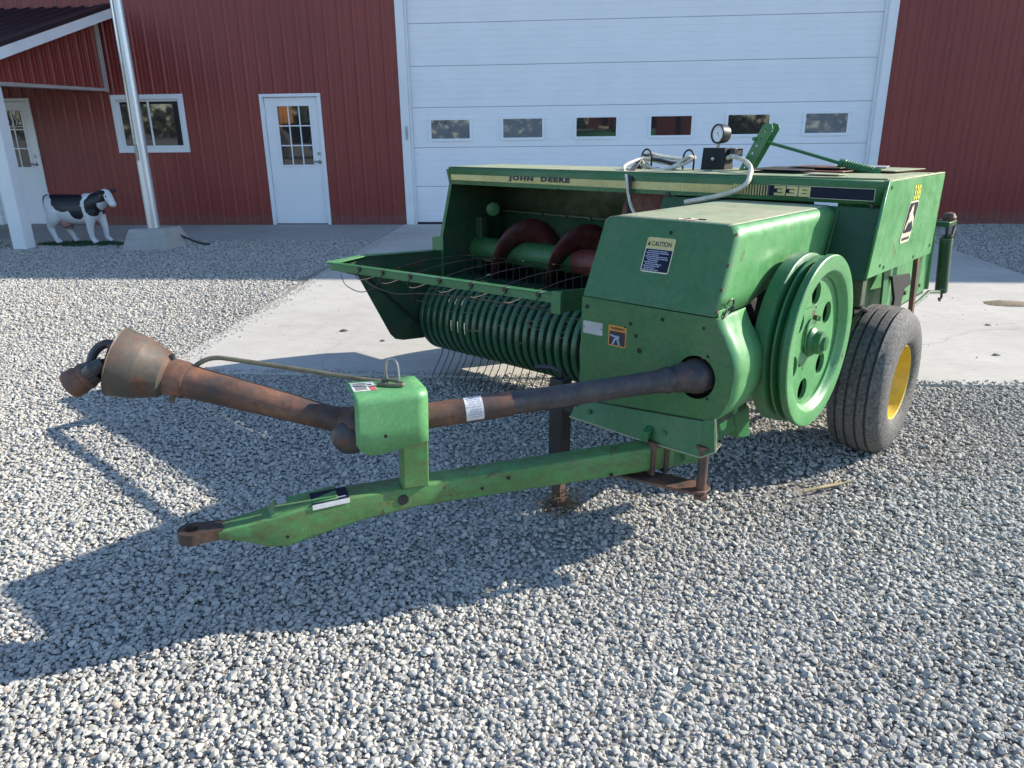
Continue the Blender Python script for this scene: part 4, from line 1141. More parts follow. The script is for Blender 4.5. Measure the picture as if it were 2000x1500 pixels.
for dx, dz in ((-.01, .14), (.06, -.10), (.10, -.08)):
    mb = MB(ABC); mb.prism([(FC[0] + dx + x, .1502, FC[1] + dz + z) for x, z in circle2(0, 0, .005, 10)], (0, -.0006, 0)); mb.build('bolt_hole', 'shade_black', fw, smooth=False)

# ---- wheels
def wheel(a, b_out, label=None, sgn=1):
    w_ = bpy.data.objects.new('wheel', None); COL.objects.link(w_); w_.parent = baler
    R = .372; W = .270
    prof = [(.195, .045), (.190, .030), (.205, .012), (.235, .002), (.275, .000), (.315, .006), (.338, .016), (.352, .030), (.358, .042)]
    xs = [.042, .060, .072, .112, .124, .164, .176, .212, .228]
    def rr(x):
        t = (x - W / 2) / (W / 2); return R - .022 * abs(t) ** 2.6 + .004
    for g0 in (.060, .104, .154, .198):
        prof += [(rr(g0), g0), (rr(g0) - .016, g0 + .002), (rr(g0) - .016, g0 + .011), (rr(g0 + .013), g0 + .013)]
    prof += [(.358, W - .042), (.352, W - .030), (.338, W - .016), (.315, W - .006), (.275, W), (.235, W - .002), (.205, W - .012), (.190, W - .03), (.195, W - .045)]
    c = (a, b_out, R)
    mb = MB(ABC); mb.lathe(c, (0, 1, 0), prof, 96); mb.build('tyre', 'tyre', w_, angle=50)
    rp = [(.198, .046), (.196, .026), (.190, .022), (.184, .026), (.180, .050), (.170, .085), (.160, .11), (.120, .118), (.07, .112), (.05, .10), (.045, .075), (.03, .07), (0, .07), (0, .13), (.19, .13)]
    mb = MB(ABC); mb.lathe(c, (0, 1, 0), rp, 64, closed=False); mb.build('rim', 'yellow', w_, angle=30)
    mb = MB(ABC); mb.tube([(a + .15, b_out + .045, R + .085), (a + .158, b_out + .02, R + .09)], .006, 8); mb.build('valve', 'black', w_)
    for k in range(5):
        t = 2 * PI * k / 5
        mb = MB(ABC); mb.tube([(a + .09 * math.cos(t), b_out + .115, R + .09 * math.sin(t)), (a + .09 * math.cos(t), b_out + .095, R + .09 * math.sin(t))], .011, 6); mb.build('wheel_nut', 'rust', w_, smooth=False)
    mb = MB(ABC); mb.cone((a, b_out + .13, R), (a, b_out + .34 * sgn + (.0 if sgn > 0 else .27), R), .035, .035, 16); mb.build('axle', 'green', w_)
    return w_
wheel(0, 0.0)
wheel(-.45, 2.30, sgn=-1)

# ---- lower bale chamber behind the left wheel
plate('chamber_side', [(.52, .30, .955), (.52, .30, .60), (.30, .30, .56), (-.2, .30, .56), (-1.55, .30, .585), (-1.50, .30, 1.0), (-.6, .30, 1.0)], (0, .006, 0), 'green_lit_faded', bevel=.001)
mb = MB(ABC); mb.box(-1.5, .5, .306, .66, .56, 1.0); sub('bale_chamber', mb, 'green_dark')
mb = MB(ABC); mb.hexa([(-1.52, .285, .585), (-1.545, .285, .585), (-1.545, .30, .585), (-1.52, .30, .585)], [(-1.46, .285, 1.0), (-1.485, .285, 1.0), (-1.485, .30, 1.0), (-1.46, .30, 1.0)]); sub('chamber_post', mb, 'green_lit_faded', bevel=.003)
mb = MB(ABC); mb.box(-1.26, -1.20, .285, .30, .60, 1.0); sub('chamber_rib', mb, 'green', bevel=.003)
mb = MB(ABC); mb.hexa([(-.93, .21, .48), (-.89, .21, .48), (-.89, .235, .48), (-.93, .235, .48)], [(-.84, .21, .95), (-.78, .21, .95), (-.78, .235, .95), (-.84, .235, .95)]); sub('flat_link', mb, 'rust', bevel=.002)
plate('link_arm', [(-.20, .23, 1.0), (-.34, .23, .98), (-.38, .23, .72), (-.33, .23, .60), (-.28, .23, .60), (-.26, .23, .76)], (0, .012, 0), 'green', bevel=.002)
plate('crank_shade_plate', [(-.34, .215, .84), (-.70, .215, .81), (-.76, .215, .74), (-.62, .215, .73), (-.60, .215, .55), (-.78, .215, .48), (-.42, .215, .48), (-.46, .215, .70)], (0, .014, 0), 'shade_black', bevel=.002)  # enlarged in near-black to stand in for the dark gap beneath
plate('gap_shade_plate', [(.10, .27, .955), (-.02, .27, .955), (-.16, .27, .60), (.02, .27, .60)], (0, .006, 0), 'shade_black')  # dark plates put in for the shade of the gaps
plate('gap_shade_plate', [(.42, .262, .952), (.20, .262, .952), (.30, .262, .90), (.44, .262, .88)], (0, .006, 0), 'shade_black')
plate('gusset', [(.50, .27, .90), (.30, .27, .90), (.08, .27, .60), (.36, .27, .56), (.52, .27, .66)], (0, .008, 0), 'green_lit_faded', bevel=.002)
mb = MB(ABC); mb.tube([(.16, .25, 1.0), (.30, .25, .80), (.36, .25, .78)], .012, 8); sub('linkage_rod', mb, 'green_lit_faded')
mb = MB(ABC); mb.tube([(.33, .18, .80), (.30, .18, .79), (.05, .20, .72)], [.022, .012, .010], 8); sub('latch_rod', mb, 'black')
for a, c in ((.26, .72), (-.95, .66), (-1.0, .64), (-1.32, .64), (.1, .82), (-.45, .93)): bolt((a, .262 if a > 0 else .30, c), (0, -1, 0), .013, .01, 'black')
# tension spring at the back
def spring(p0, p1, r, wr, turns, name, mat, side=(1, 0, 0)):
    p0 = Vector(p0); p1 = Vector(p1); ax = (p1 - p0).normalized(); x = ax.orthogonal().normalized(); y = ax.cross(x)
    pts = [p0 + (p1 - p0) * (i / (turns * 10)) + (x * math.cos(i * 2 * PI / 10) + y * math.sin(i * 2 * PI / 10)) * r for i in range(turns * 10 + 1)]
    mb = MB(ABC); mb.tube(pts, wr, 5); return sub(name, mb, mat)
spring((-1.55, .235, .93), (-1.68, .235, .555), .033, .0075, 24, 'tension_spring', 'green_case')
mb = MB(ABC); mb.tube([(-1.53, .235, 1.01), (-1.55, .235, .93)], .010, 8); mb.tube(crom([(-1.68, .235, .56), (-1.70, .235, .54), (-1.72, .235, .51), (-1.69, .235, .49), (-1.65, .235, .51)], 5), .008, 6); sub('spring_hook', mb, 'black')
mb = MB(ABC); mb.box(-1.60, -1.40, .20, .30, 1.005, 1.035); sub('spring_bracket', mb, 'green_case', bevel=.004)
mb = MB(ABC); mb.lathe((-1.53, .235, 1.035), (0, 0, 1), [(0, 0), (.035, 0), (.04, .02), (.03, .045), (.0, .055)], 14, closed=False); mb.tube(crom([(-1.56, .23, 1.03), (-1.62, .22, 1.05), (-1.66, .22, 1.0), (-1.62, .22, .93), (-1.60, .225, .88)], 5), .010, 6); sub('crank_cap', mb, 'rust')

mb = MB(ABC); mb.tube([(-1.0, .25, .55), (-1.35, .24, .60), (-1.66, .235, .555)], .012, 6); sub('bale_rail', mb, 'green_case')

# ---- frame rail and casting under the box
mb = MB(ABC); mb.box(1.02, 1.50, .40, .50, .335, .425); sub('frame_rail', mb, 'green', bevel=.006)
mb = MB(ABC); mb.box(-.04, .06, .32, 2.3, .33, .42); sub('axle_beam', mb, 'green', bevel=.006)
plate('rail_bracket', [(1.06, .395, .50), (.96, .385, .42), (.92, .385, .27), (1.02, .395, .29), (1.09, .395, .42)], (0, .05, 0), 'green', bevel=.004)
mb = MB(ABC); mb.box(1.20, 1.50, .30, .80, .50, .56); sub('sub_frame', mb, 'green_dark', bevel=.004)
mb = MB(ABC); mb.box(1.31, 1.345, .285, .33, .52, .575); sub('bracket_tab', mb, 'green_lit_faded', bevel=.003)

# ---- jack
jk = bpy.data.objects.new('jack_stand', None); COL.objects.link(jk); jk.parent = baler
mb = MB(ABC); mb.box(1.515, 1.585, .945, 1.015, .20, .575); mb.build('outer_tube', 'black', jk, bevel=.005)
mb = MB(ABC); mb.box(1.527, 1.573, .957, 1.003, -.02, .22); mb.build('inner_tube', 'rust', jk, bevel=.004)
mb = MB(ABC); mb.lathe((1.55, .98, -.036), (0, 0, 1), [(0, 0), (.085, 0), (.07, .012), (.03, .02), (.025, .05), (0, .05)], 20, closed=False); mb.build('foot', 'rust', jk)
mb = MB(ABC); mb.tube([(1.55, .98, .575), (1.55, .98, .60), (1.55, 1.03, .61), (1.56, 1.11, .60)], .011, 8); mb.build('crank', 'black', jk)
mb = MB(ABC); mb.box(1.52, 1.58, .86, .945, .44, .52); mb.build('jack_bracket', 'black', jk, bevel=.004)
hay = MB(ABC)
for i in range(170):
    t = random.random() * 2 * PI; r = random.uniform(.02, .10); p = Vector((1.57 + r * math.cos(t), .95 + r * math.sin(t), -.02 + random.random() * .10 * (1.1 - r * 8 if r < .12 else .2)))
    d = Vector((random.uniform(-1, 1), random.uniform(-1, 1), random.uniform(-.4, .6))).normalized() * random.uniform(.02, .06)
    hay.tube([p, p + d], .0014, 3, caps=False)
o = tag(hay.build('hay_tuft', 'old_hay', None, smooth=False), 'tuft of old hay caught on the jack stand foot', 'hay'); o.matrix_world = MW; o['kind'] = 'stuff'
del o['category']; del o['label']
o['label'] = 'tuft of old hay caught round the jack foot'; o['category'] = 'hay'

# ---- tongue (swings to the machine's right)
T0 = Vector((1.60, .52, .33)); TU = Vector((.8905, .4546, .0187)); TN = Vector((-.4547, .8907, 0)); TV = Vector((-.0166, -.0085, .9998))
def T(p):
    q = T0 + TU * p[0] + TN * p[1] + TV * p[2]
    return ABC(q)
tg = bpy.data.objects.new('drawbar', None); COL.objects.link(tg); tg.parent = baler
def tsec(s, hw, v0, v1, r=.012):
    return [(s, n_, v) for n_, v in rrect(-hw, hw, v0, v1, r, 3)]
mb = MB(T)
mb.loft([tsec(-.10, .046, -.016, .086), tsec(.2, .046, -.014, .085), tsec(.6, .047, -.008, .082), tsec(.93, .049, -.004, .078), tsec(1.12, .05, -.020, .074), tsec(1.27, .052, -.048, .068), tsec(1.37, .052, -.068, .052), tsec(1.43, .048, -.062, .040, .010), tsec(1.485, .044, -.036, .030, .008), tsec(1.545, .040, -.016, .022, .006), tsec(1.575, .036, -.012, .016, .004)])
mb.build('drawbar_beam', 'green_tongue', tg, angle=30)
plate_pts = [(1.16, -.052, .0765), (1.16, .052, .0765), (1.42, .048, .046), (1.54, .040, .026), (1.54, -.040, .026), (1.42, -.048, .046)]
mb = MB(T); mb.hexa([(1.20, -.048, .074), (1.20, .050, .074), (1.42, .046, .040), (1.42, -.046, .040)], [(1.20, -.044, .080), (1.20, .046, .080), (1.40, .042, .062), (1.40, -.042, .062)]); mb.build('top_plate', 'green_tongue', tg, bevel=.003)
mb = MB(T)
outer = [(1.56, -.034, -.012), (1.60, -.038, -.012)] + [(1.648 + .046 * math.cos(t), .046 * math.sin(t), -.012) for t in [math.radians(-120 + 15 * i) for i in range(17)]] + [(1.60, .038, -.012), (1.56, .034, -.012)]
hole = [(1.652 + x, y, -.012) for x, y in circle2(0, 0, .021, 18)]
mb.prism(outer, (0, 0, .036), [hole]); mb.build('hitch_eye', 'hitch', tg, bevel=.010, seg=3)
for s, n_, v, r in ((.985, -.0515, .035, .019), (.70, -.0515, .03, .006), (.60, -.0515, .055, .007), (1.37, -.0535, -.03, .006), (.18, -.0515, .0, .008)):
    mb = MB(T); mb.prism([(s + x, n_, v + z) for x, z in circle2(0, 0, r, 18)], (0, -.0006, 0)); mb.build('hole', 'shade_black', tg, smooth=False)
mb = MB(T); mb.prism([(1.165, -.050, .0745), (1.285, -.053, .0680), (1.285, .02, .0755), (1.165, .02, .0815)], (0, 0, .0012)); mb.build('sticker', 'navy', tg, smooth=False)
mb = MB(T); mb.prism([(1.165, -.0530, .058), (1.285, -.0545, .050), (1.285, -.0545, .068), (1.165, -.0530, .0755)], (0, -.0008, 0)); mb.build('sticker', 'paper', tg, smooth=False)
for k in range(4):
    mb = MB(T); mb.prism([(1.175, -.040 + k * .013, .0765), (1.275, -.042 + k * .013, .0705), (1.275, -.038 + k * .013, .0709), (1.175, -.036 + k * .013, .0769)], (0, 0, .0010)); mb.build('print_line', 'ink_grey', tg, smooth=False)
mb = MB(T); mb.prism([(1.36, .0, .0655), (1.39, .0, .062), (1.39, .04, .062), (1.36, .04, .0655)], (0, 0, .003)); mb.build('clip_plate', 'plate', tg, smooth=False)
mb = MB(T); mb.box(-.012, .006, -.058, .058, -.030, .106); mb.build('hinge_plate', 'rust', tg, bevel=.003)
mb = MB(T); mb.box(-.075, -.055, -.056, .056, -.030, .100); mb.build('hinge_plate', 'rust', tg, bevel=.003)
mb = MB(T); mb.box(-.26, -.06, -.044, .044, -.012, .085); mb.build('hinge_beam', 'green', tg, bevel=.006)
plate('swing_plate', [(1.60, .64, .282), (1.52, .30, .276), (1.545, .262, .276), (1.60, .258, .276), (1.63, .30, .276), (1.70, .60, .284)], (0, 0, .012), 'rust', [[(1.59 + x, .40 + y, .279) for x, y in circle2(0, 0, .010, 10)]], bevel=.002)
mb = MB(ABC); mb.cone((1.580, .285, .262), (1.580, .285, .452), .019, .019, 16); mb.cone((1.580, .285, .452), (1.580, .285, .466), .030, .028, 16); mb.cone((1.580, .285, .250), (1.580, .285, .264), .028, .028, 6); sub('lock_pin', mb, 'rust')

# carrier post and bent shield
mb = MB(T); mb.box(.895, .985, -.060, .00, .075, .40); mb.build('carrier_post', 'green_tongue', tg, bevel=.006)
sh_pts = []
def shield_row(s0, f):
    r = .028
    row = [(s0, .085, .425)] + [(s0, .03, .427), (s0, -.02, .427)]
    row += [(s0, -.055 - r * math.sin(math.radians(t)), .427 - r + r * math.cos(math.radians(t))) for t in range(0, 91, 18)]
    return row + [(s0, -.083, .33), (s0, -.083, .27)]
rows = []
for s, vb in ((1.140, .268), (1.125, .244), (1.098, .228), (1.07, .226), (1.0, .236), (.94, .248), (.902, .254)):
    f = (s - .902) / .238
    base = shield_row(s, f)
    slant = [(.0 + (p[0]) + (.035 if f > .9 and p[1] > .05 else 0) * 0, p[1], p[2] + (.0)) for p in base]
    slant[-1] = (s, -.083, vb)
    slant[-2] = (s, -.083, (.39 + vb) / 2)
    rows.append(slant)
n = len(rows[0]); mb = MB(T)
mb.add([p for r in rows for p in r], [(i * n + j, i * n + j + 1, (i + 1) * n + j + 1, (i + 1) * n + j) for i in range(len(rows) - 1) for j in range(n - 1)])
o = mb.build('carrier_shield', 'green_lit_faded', tg, angle=60); s = o.modifiers.new('thickness', 'SOLIDIFY'); s.thickness = .005; s.offset = 0
mb = MB(T); mb.prism([(1.045 + x, -.0865, .288 + z) for x, z in circle2(0, 0, .006, 12)], (0, -.0006, 0)); mb.build('hole', 'shade_black', tg, smooth=False)
mb = MB(T); mb.prism([(1.130, -.030, .4302), (1.055, -.036, .4302), (1.052, .052, .4302), (1.128, .060, .4302)], (0, 0, .0008)); mb.build('sticker', 'paper', tg, smooth=False)
mb = MB(T)
for k in range(7): mb.prism([(1.122, -.022 + k * .010, .4312), (1.085 - random.random() * .02, -.022 + k * .010, .4312), (1.085, -.017 + k * .010, .4312), (1.122, -.017 + k * .010, .4312)], (0, 0, .0004))
for k in range(3): mb.prism([(1.075, .02 - k * .02, .4312), (1.060, .018 - k * .02, .4312), (1.062, .030 - k * .02, .4312), (1.077, .032 - k * .02, .4312)], (0, 0, .0004))
mb.build('print_line', 'ink', tg, smooth=False)
mb = MB(T); mb.prism([(1.075, -.034, .4312), (1.056, -.036, .4312), (1.056, .004, .4312), (1.075, .005, .4312)], (0, 0, .0005)); mb.build('sticker', 'red_print', tg, smooth=False)
# U hook and the bent hose-carrier rod
mb = MB(T)
mb.tube(crom([(1.005, .035, .430), (1.010, .036, .47), (1.005, .034, .502), (.990, .015, .514), (.980, -.002, .50), (.978, -.012, .46), (.978, -.014, .432)], 6), .0042, 7)
mb.build('hook', 'steel', tg)
mb = MB(T)
mb.tube(crom([(1.02, .05, .434), (1.00, .03, .440), (.975, -.005, .440), (.97, -.03, .438), (.985, -.028, .436), (1.02, -.01, .436), (1.045, .01, .436)], 5), .007, 7); mb.build('rod_clamp', 'rod', tg)
def raw(p): return ABC(p)
mb = MB(ABC)
mb.tube(crom([(2.975, 1.500, .728), (2.945, 1.513, .755), (2.921, 1.499, .786), (2.895, 1.483, .828), (2.865, 1.462, .852), (2.836, 1.439, .860), (2.805, 1.405, .856), (2.70, 1.30, .829), (2.60, 1.19, .803), (2.515, 1.09, .782), (2.455, 1.02, .770)], 5), .0082, 8)
sub('carrier_rod', mb, 'rod')

# ---- PTO drive shaft
pt = bpy.data.objects.new('drive_shaft', None); COL.objects.link(pt); pt.parent = baler
H0 = Vector((1.53, .352, .712)); J0 = Vector((2.545, 1.07, .628))
d = (J0 - H0)
def along(t): return H0 + d * t
mb = MB(ABC); mb.tube([along(.19), along(.60)], .0405, 28); mb.build('guard_tube', 'black_pipe', pt)
mb = MB(ABC); mb.tube([along(.58), along(.93)], .0445, 28); mb.build('guard_tube', 'rust', pt)
mb = MB(ABC)
mb.tube([along(-.03), along(.0), along(.012), along(.03), along(.034), along(.055), along(.060), along(.078), along(.083), along(.095), along(.10), along(.112), along(.117), along(.13), along(.135), along(.20)], [.052, .066, .067, .064, .060, .057, .053, .052, .047, .047, .050, .050, .045, .045, .043, .041], 28); mb.build('guard_cone', 'black_pipe', pt, angle=50)
mb = MB(ABC); mb.tube([along(-.10), along(-.01)], .045, 16); mb.build('yoke', 'rust', pt)
lab = []
for i in range(9):
    t = math.radians(-70 + i * 20)
    lab.append(t)
axd = d.normalized(); sx_ = Vector((0, 0, 1)).cross(axd).normalized(); sz_ = axd.cross(sx_)
cl_ = MW.inverted() @ Vector((0, 0, 1.65)); cl_ = Vector((cl_.x, -cl_.y, cl_.z)) - along(.7)
nx_ = (cl_ - axd * cl_.dot(axd)).normalized(); ny_ = axd.cross(nx_)
def ringp(t, ang, r): return along(t) + (nx_ * math.cos(ang) + ny_ * math.sin(ang)) * r
mb = MB(ABC)
for i in range(12):
    a0 = -1.25 + i * .19; a1 = a0 + .19
    mb.add([tuple(ringp(.665, a0, .0452)), tuple(ringp(.715, a0, .0452)), tuple(ringp(.715, a1, .0452)), tuple(ringp(.665, a1, .0452))], [(0, 1, 2, 3)])
mb.build('sticker', 'paper', pt, smooth=False)
mb = MB(ABC)
for i in range(9):
    a0 = -1.0 + i * .20; t0 = .665 + .006
    while t0 < .715 - .012:
        w0 = random.uniform(.004, .012)
        mb.add([tuple(ringp(t0, a0, .0456)), tuple(ringp(t0 + w0, a0, .0456)), tuple(ringp(t0 + w0, a0 + .09, .0456)), tuple(ringp(t0, a0 + .09, .0456))], [(0, 1, 2, 3)]); t0 += w0 + .003
mb.build('print_line', 'ink_grey', pt, smooth=False)
# double joint under the carrier shield
mb = MB(ABC); mb.lathe(tuple(J0 - d.normalized() * .10), tuple(d), [(0, 0), (.047, 0), (.052, .02), (.060, .035), (.060, .06), (.040, .07), (.035, .12), (0, .12)], 28, closed=False); mb.build('yoke', 'rust', pt)
JB = Vector((2.590, 1.110, .603))
mb = MB(ABC); mb.lathe(tuple(JB - Vector((.03, .055, .0))), (.45, .86, .02), [(0, -.01), (.05, -.01), (.062, .005), (.068, .03), (.066, .055), (.056, .072), (.045, .085), (0, .09)], 28, closed=False); mb.build('joint_guard', 'black_pipe', pt)
F1 = Vector((2.944, 1.533, .801)); e = F1 - J0
BELL_AX = Vector((.6652, .6758, .3175)).normalized(); BELL_UP = Vector((-.4137, -.0187, .9065)).normalized()
mb = MB(ABC); ed = e.normalized()
mb.lathe(tuple(J0 - ed * .015), tuple(ed), [(0, 0), (.060, 0), (.067, .012), (.067, .045), (.060, .055), (.052, .07), (.048, .09), (.0, .09)], 28, closed=False); mb.build('yoke', 'rust', pt)
mb = MB(ABC); mb.tube([J0 + e * .12, J0 + e * .20, J0 + e * .5, J0 + e * .80, J0 + e * .93], [.044, .043, .048, .054, .056], 28); mb.build('guard_tube', 'rust', pt)
mb = MB(ABC); mb.lathe(tuple(J0 + e * .92), tuple(ed), [(0, 0), (.060, 0), (.062, .01), (.062, .06), (.060, .07), (.0, .07)], 28, closed=False); mb.build('guard_collar', 'rust', pt)
mb = MB(ABC); pp = J0 + e * .99 + Vector((0, 0, .058)); mb.tube([pp, pp + Vector((0, 0, .02))], .013, 8); mb.build('grease_nipple', 'black', pt)
# bell guard, held square across the line of sight
XR = Vector((-0.5956, 0.7597, 0)); 
bd = BELL_AX.copy()
B0 = F1 + bd * .012; bl = .158
mb = MB(ABC); mb.lathe(tuple(B0), tuple(bd), [(.058, -.01), (.060, 0), (.078, .012), (.101, .080), (.104, .084), (.115, bl), (.118, bl + .003), (.114, bl + .001), (.099, .084), (.074, .018), (.052, .006)], 48); mb.build('bell_guard', 'bell', pt, angle=30)
mb = MB(ABC); mb.lathe(tuple(B0), tuple(bd), [(0, .03), (.074, .03), (.074, .04), (0, .04)], 24, closed=False); mb.build('bell_inner', 'shade_black', pt)
Y0 = B0 + bd * .05
q = BELL_UP.copy(); q2 = bd.cross(q).normalized()
mb = MB(ABC); mb.tube([Y0, Y0 + bd * .07], [.035, .040], 16)
for s_ in (-1, 1):
    off = q * .045 * s_
    mb.tube(crom([Y0 + bd * .06 + off * .6, Y0 + bd * .09 + off * 1.15, Y0 + bd * .125 + off * 1.1, Y0 + bd * .15 + off * .8], 4), [.020] * 5 + [.022] * 5 + [.018] * 3, 10)
mb.build('yoke', 'rust', pt)
X0 = Y0 + bd * .138 - q * .012
mb = MB(ABC); mb.tube([X0 - q * .050, X0 + q * .050], .015, 10); mb.tube([X0 - q2 * .046, X0 + q2 * .046], .015, 10); mb.build('cross', 'black', pt)
yd = (bd * .62 - q * .70 + q2 * .0).normalized()
mb = MB(ABC); side_ = yd.cross(q2).normalized()
for s_ in (-1, 1):
    o2 = q2 * .046 * s_
    mb.tube([X0 + o2, X0 + yd * .035 + o2 * 1.1, X0 + yd * .060 + o2 * .7], [.021, .023, .022], 10)
mb.tube(crom([X0 - bd * .02 + q * .065, X0 + bd * .028 + q * .055, X0 + bd * .052 + q * .015, X0 + bd * .050 - q * .035], 5), .015, 10)
mb.tube([X0 + yd * .045, X0 + yd * .075], [.038, .042], 20)
mb.build('yoke', 'black_pipe', pt)
mb = MB(ABC); c0 = X0 + yd * .070
mb.lathe(tuple(c0), tuple(yd), [(.020, 0), (.042, 0), (.045, .008), (.045, .018), (.040, .022), (.043, .028), (.047, .036), (.047, .066), (.041, .074), (.020, .074), (.020, .0)], 28); mb.build('collar', 'rust', pt, angle=35)

# ---- tension lever on top
for da, dbb in ((0.0, 0.0), (-.075, -.005)):
    pts = [(da, .985, 1.36), (da, .925, 1.36), (da, .812 + dbb, 1.585), (da, .820 + dbb, 1.607), (da, .845 + dbb, 1.615), (da, .868 + dbb, 1.605)]
    hl = [[(da, b + x, c + z) for x, z in circle2(0, 0, .006, 8)] for b, c in ((.865 - .017, 1.575), (.872, 1.54), (.893, 1.50), (.912, 1.462), (.93, 1.425), (.948, 1.39))]
    plate('tension_lever', pts, (-.007, 0, 0), 'green', hl, bevel=.001)
mb = MB(ABC); mb.tube([(.012, .905, 1.535), (-.10, .905, 1.535)], .010, 8); sub('lever_pin', mb, 'green')
mb = MB(ABC); mb.tube([(-.04, .90, 1.530), (-.06, .70, 1.480), (-.09, .45, 1.412), (-.12, .30, 1.372)], .0085, 8); sub('tension_rod', mb, 'green')
spring((-.085, .475, 1.418), (-.115, .325, 1.382), .021, .0055, 13, 'rod_spring', 'green')
mb = MB(ABC); mb.tube([(-.083, .485, 1.421), (-.086, .470, 1.417)], .024, 8); mb.tube([(-.115, .325, 1.382), (-.12, .29, 1.376)], .022, 6); sub('spring_cup', mb, 'green')
# ring hooks on the hood
for b in (1.555, 1.283):
    mb = MB(ABC)
    mb.tube(crom([(0, b + .032, 1.355), (0, b + .034, 1.42), (0, b + .024, 1.46), (0, b, 1.474), (0, b - .024, 1.46), (0, b - .034, 1.42), (0, b - .032, 1.355)], 5), .0055, 8); sub('hose_hook', mb, 'black')
for b, s_ in ((1.60, .02), (1.49, .015)):
    mb = MB(ABC); mb.box(-.02, .03, b - .02, b + .02, 1.3575, 1.375); sub('hook_base', mb, 'black', bevel=.003)

# ============================================================ THINGS CARRIED ON THE BALER
gx = thing('pressure_gauge_box', 'black steel box with a round white pressure gauge on top of the green hood', 'gauge', mw=MW @ Matrix.Translation(ABC((-.02, 1.13, 1.372))))
def G(p): return ABC((p[0] - -.02, p[1] - 1.13, p[2] - 1.372)) if False else Vector((p[0] + .02, -(p[1] - 1.13), p[2] - 1.372))
mb = MB(G); mb.hexa([(.02, 1.195, 1.372), (.02, 1.055, 1.372), (-.09, 1.055, 1.372), (-.09, 1.195, 1.372)], [(.015, 1.190, 1.487), (.015, 1.060, 1.487), (-.085, 1.060, 1.487), (-.085, 1.190, 1.487)]); mb.build('box', 'shade_black', gx, bevel=.003)
mb = MB(G); mb.box(-.115, -.02, 1.018, 1.055, 1.44, 1.485); mb.tube([(-.06, 1.02, 1.45), (-.06, .995, 1.45), (-.06, .995, 1.48), (-.06, 1.02, 1.48)], .005, 6); mb.build('valve', 'black', gx, bevel=.003)
mb = MB(G); mb.lathe((.019, 1.125, 1.43), (1, 0, 0), [(0, 0), (.010, 0), (.009, .006), (0, .008)], 12, closed=False); mb.build('knob', 'plate', gx)
mb = MB(G); mb.tube([(-.01, 1.115, 1.487), (-.01, 1.112, 1.52)], .009, 8); mb.build('stem', 'steel', gx)
gc = Vector((-.005, 1.113, 1.560)); gd = Vector((.82, -.25, .05)).normalized() if False else Vector((.93, .36, .02)).normalized()
mb = MB(G); mb.lathe(tuple(gc), tuple(gd), [(0, -.045), (.046, -.045), (.050, -.02), (.052, 0), (.052, .012), (.044, .014), (.043, .006), (0, .006)], 36, closed=False); mb.build('gauge_case', 'black', gx)
mb = MB(G); mb.lathe(tuple(gc), tuple(gd), [(0, .0072), (.0425, .0072)], 36, closed=False); mb.build('gauge_dial', 'dial', gx, smooth=False)
gu = gd.cross(Vector((0, 0, 1))).normalized(); gv = gu.cross(gd)
mb = MB(G); cc_ = gc + gd * .0085
for k in range(11):
    t = math.radians(-135 + k * 27 + 90)
    dv = gu * math.cos(t) + gv * math.sin(t); pv = gd.cross(dv)
    mb.add([tuple(cc_ + dv * .030 - pv * .001), tuple(cc_ + dv * .030 + pv * .001), tuple(cc_ + dv * .038 + pv * .001), tuple(cc_ + dv * .038 - pv * .001)], [(0, 1, 2, 3)])
dv = (gu * .5 - gv * .8).normalized(); pv = gd.cross(dv)
mb.add([tuple(cc_ - dv * .012 - pv * .002), tuple(cc_ - dv * .012 + pv * .002), tuple(cc_ + dv * .032)], [(0, 1, 2)])
mb.build('needle', 'ink', gx, smooth=False)

hs = thing('hose_coil', 'cream and black hoses coiled between two hooks on the green hood', 'hose', mw=MW @ Matrix.Translation(ABC((0.02, 1.42, 1.36))))
def HC(p): return Vector((p[0] - .02, -(p[1] - 1.42), p[2] - 1.36))
def hose(pts, r, mat):
    mb = MB(HC); mb.tube(crom(pts, 8), r, 8); mb.build('hose', mat, hs)
for k in range(4):
    dz = random.uniform(-.02, .02); dx = random.uniform(-.015, .015); sg = .02 * k
    hose([(.04 + dx, 1.56, 1.41 + dz), (.05 + dx, 1.50, 1.40 + dz - sg), (.06 + dx, 1.42, 1.385 + dz - sg), (.05 + dx, 1.34, 1.40 + dz - sg * .5), (.03 + dx, 1.27, 1.425 + dz), (-.02 + dx, 1.26, 1.43), (-.03 + dx, 1.34, 1.41 + dz), (-.03 + dx, 1.46, 1.42 + dz), (-.01, 1.55, 1.435 + dz), (.04 + dx, 1.56, 1.41 + dz)], .0085, 'hose')
hose([(.45, 1.50, 1.40), (.43, 1.54, 1.40), (.42, 1.53, 1.33), (.43, 1.49, 1.24), (.42, 1.44, 1.16), (.40, 1.40, 1.10)] if False else [(.05, 1.50, 1.425), (.10, 1.545, 1.42), (.25, 1.545, 1.385), (.41, 1.425, 1.34), (.425, 1.40, 1.26), (.43, 1.37, 1.18), (.43, 1.30, 1.10)], .009, 'hose')
hose([(-.01, 1.055, 1.435), (.04, 1.00, 1.445), (.14, .90, 1.435), (.28, .79, 1.405), (.40, .735, 1.365), (.45, .735, 1.325), (.46, .80, 1.29), (.47, .90, 1.262), (.50, 1.02, 1.235)], .0125, 'hose')
for k in range(4):
    j = k * .008
    hose([(.0, 1.60 - j, 1.40), (.04, 1.57 - j, 1.41 + j), (.20, 1.52 - j, 1.385), (.40, 1.42 - j, 1.345), (.425, 1.41 - j, 1.28), (.42, 1.405 - j, 1.18), (.41, 1.42 - j, 1.09)], .0045, 'black_hose')
hose([(.02, 1.50, 1.42), (.03, 1.44, 1.415), (.03, 1.36, 1.40), (.02, 1.28, 1.41)], .010, 'black_hose')
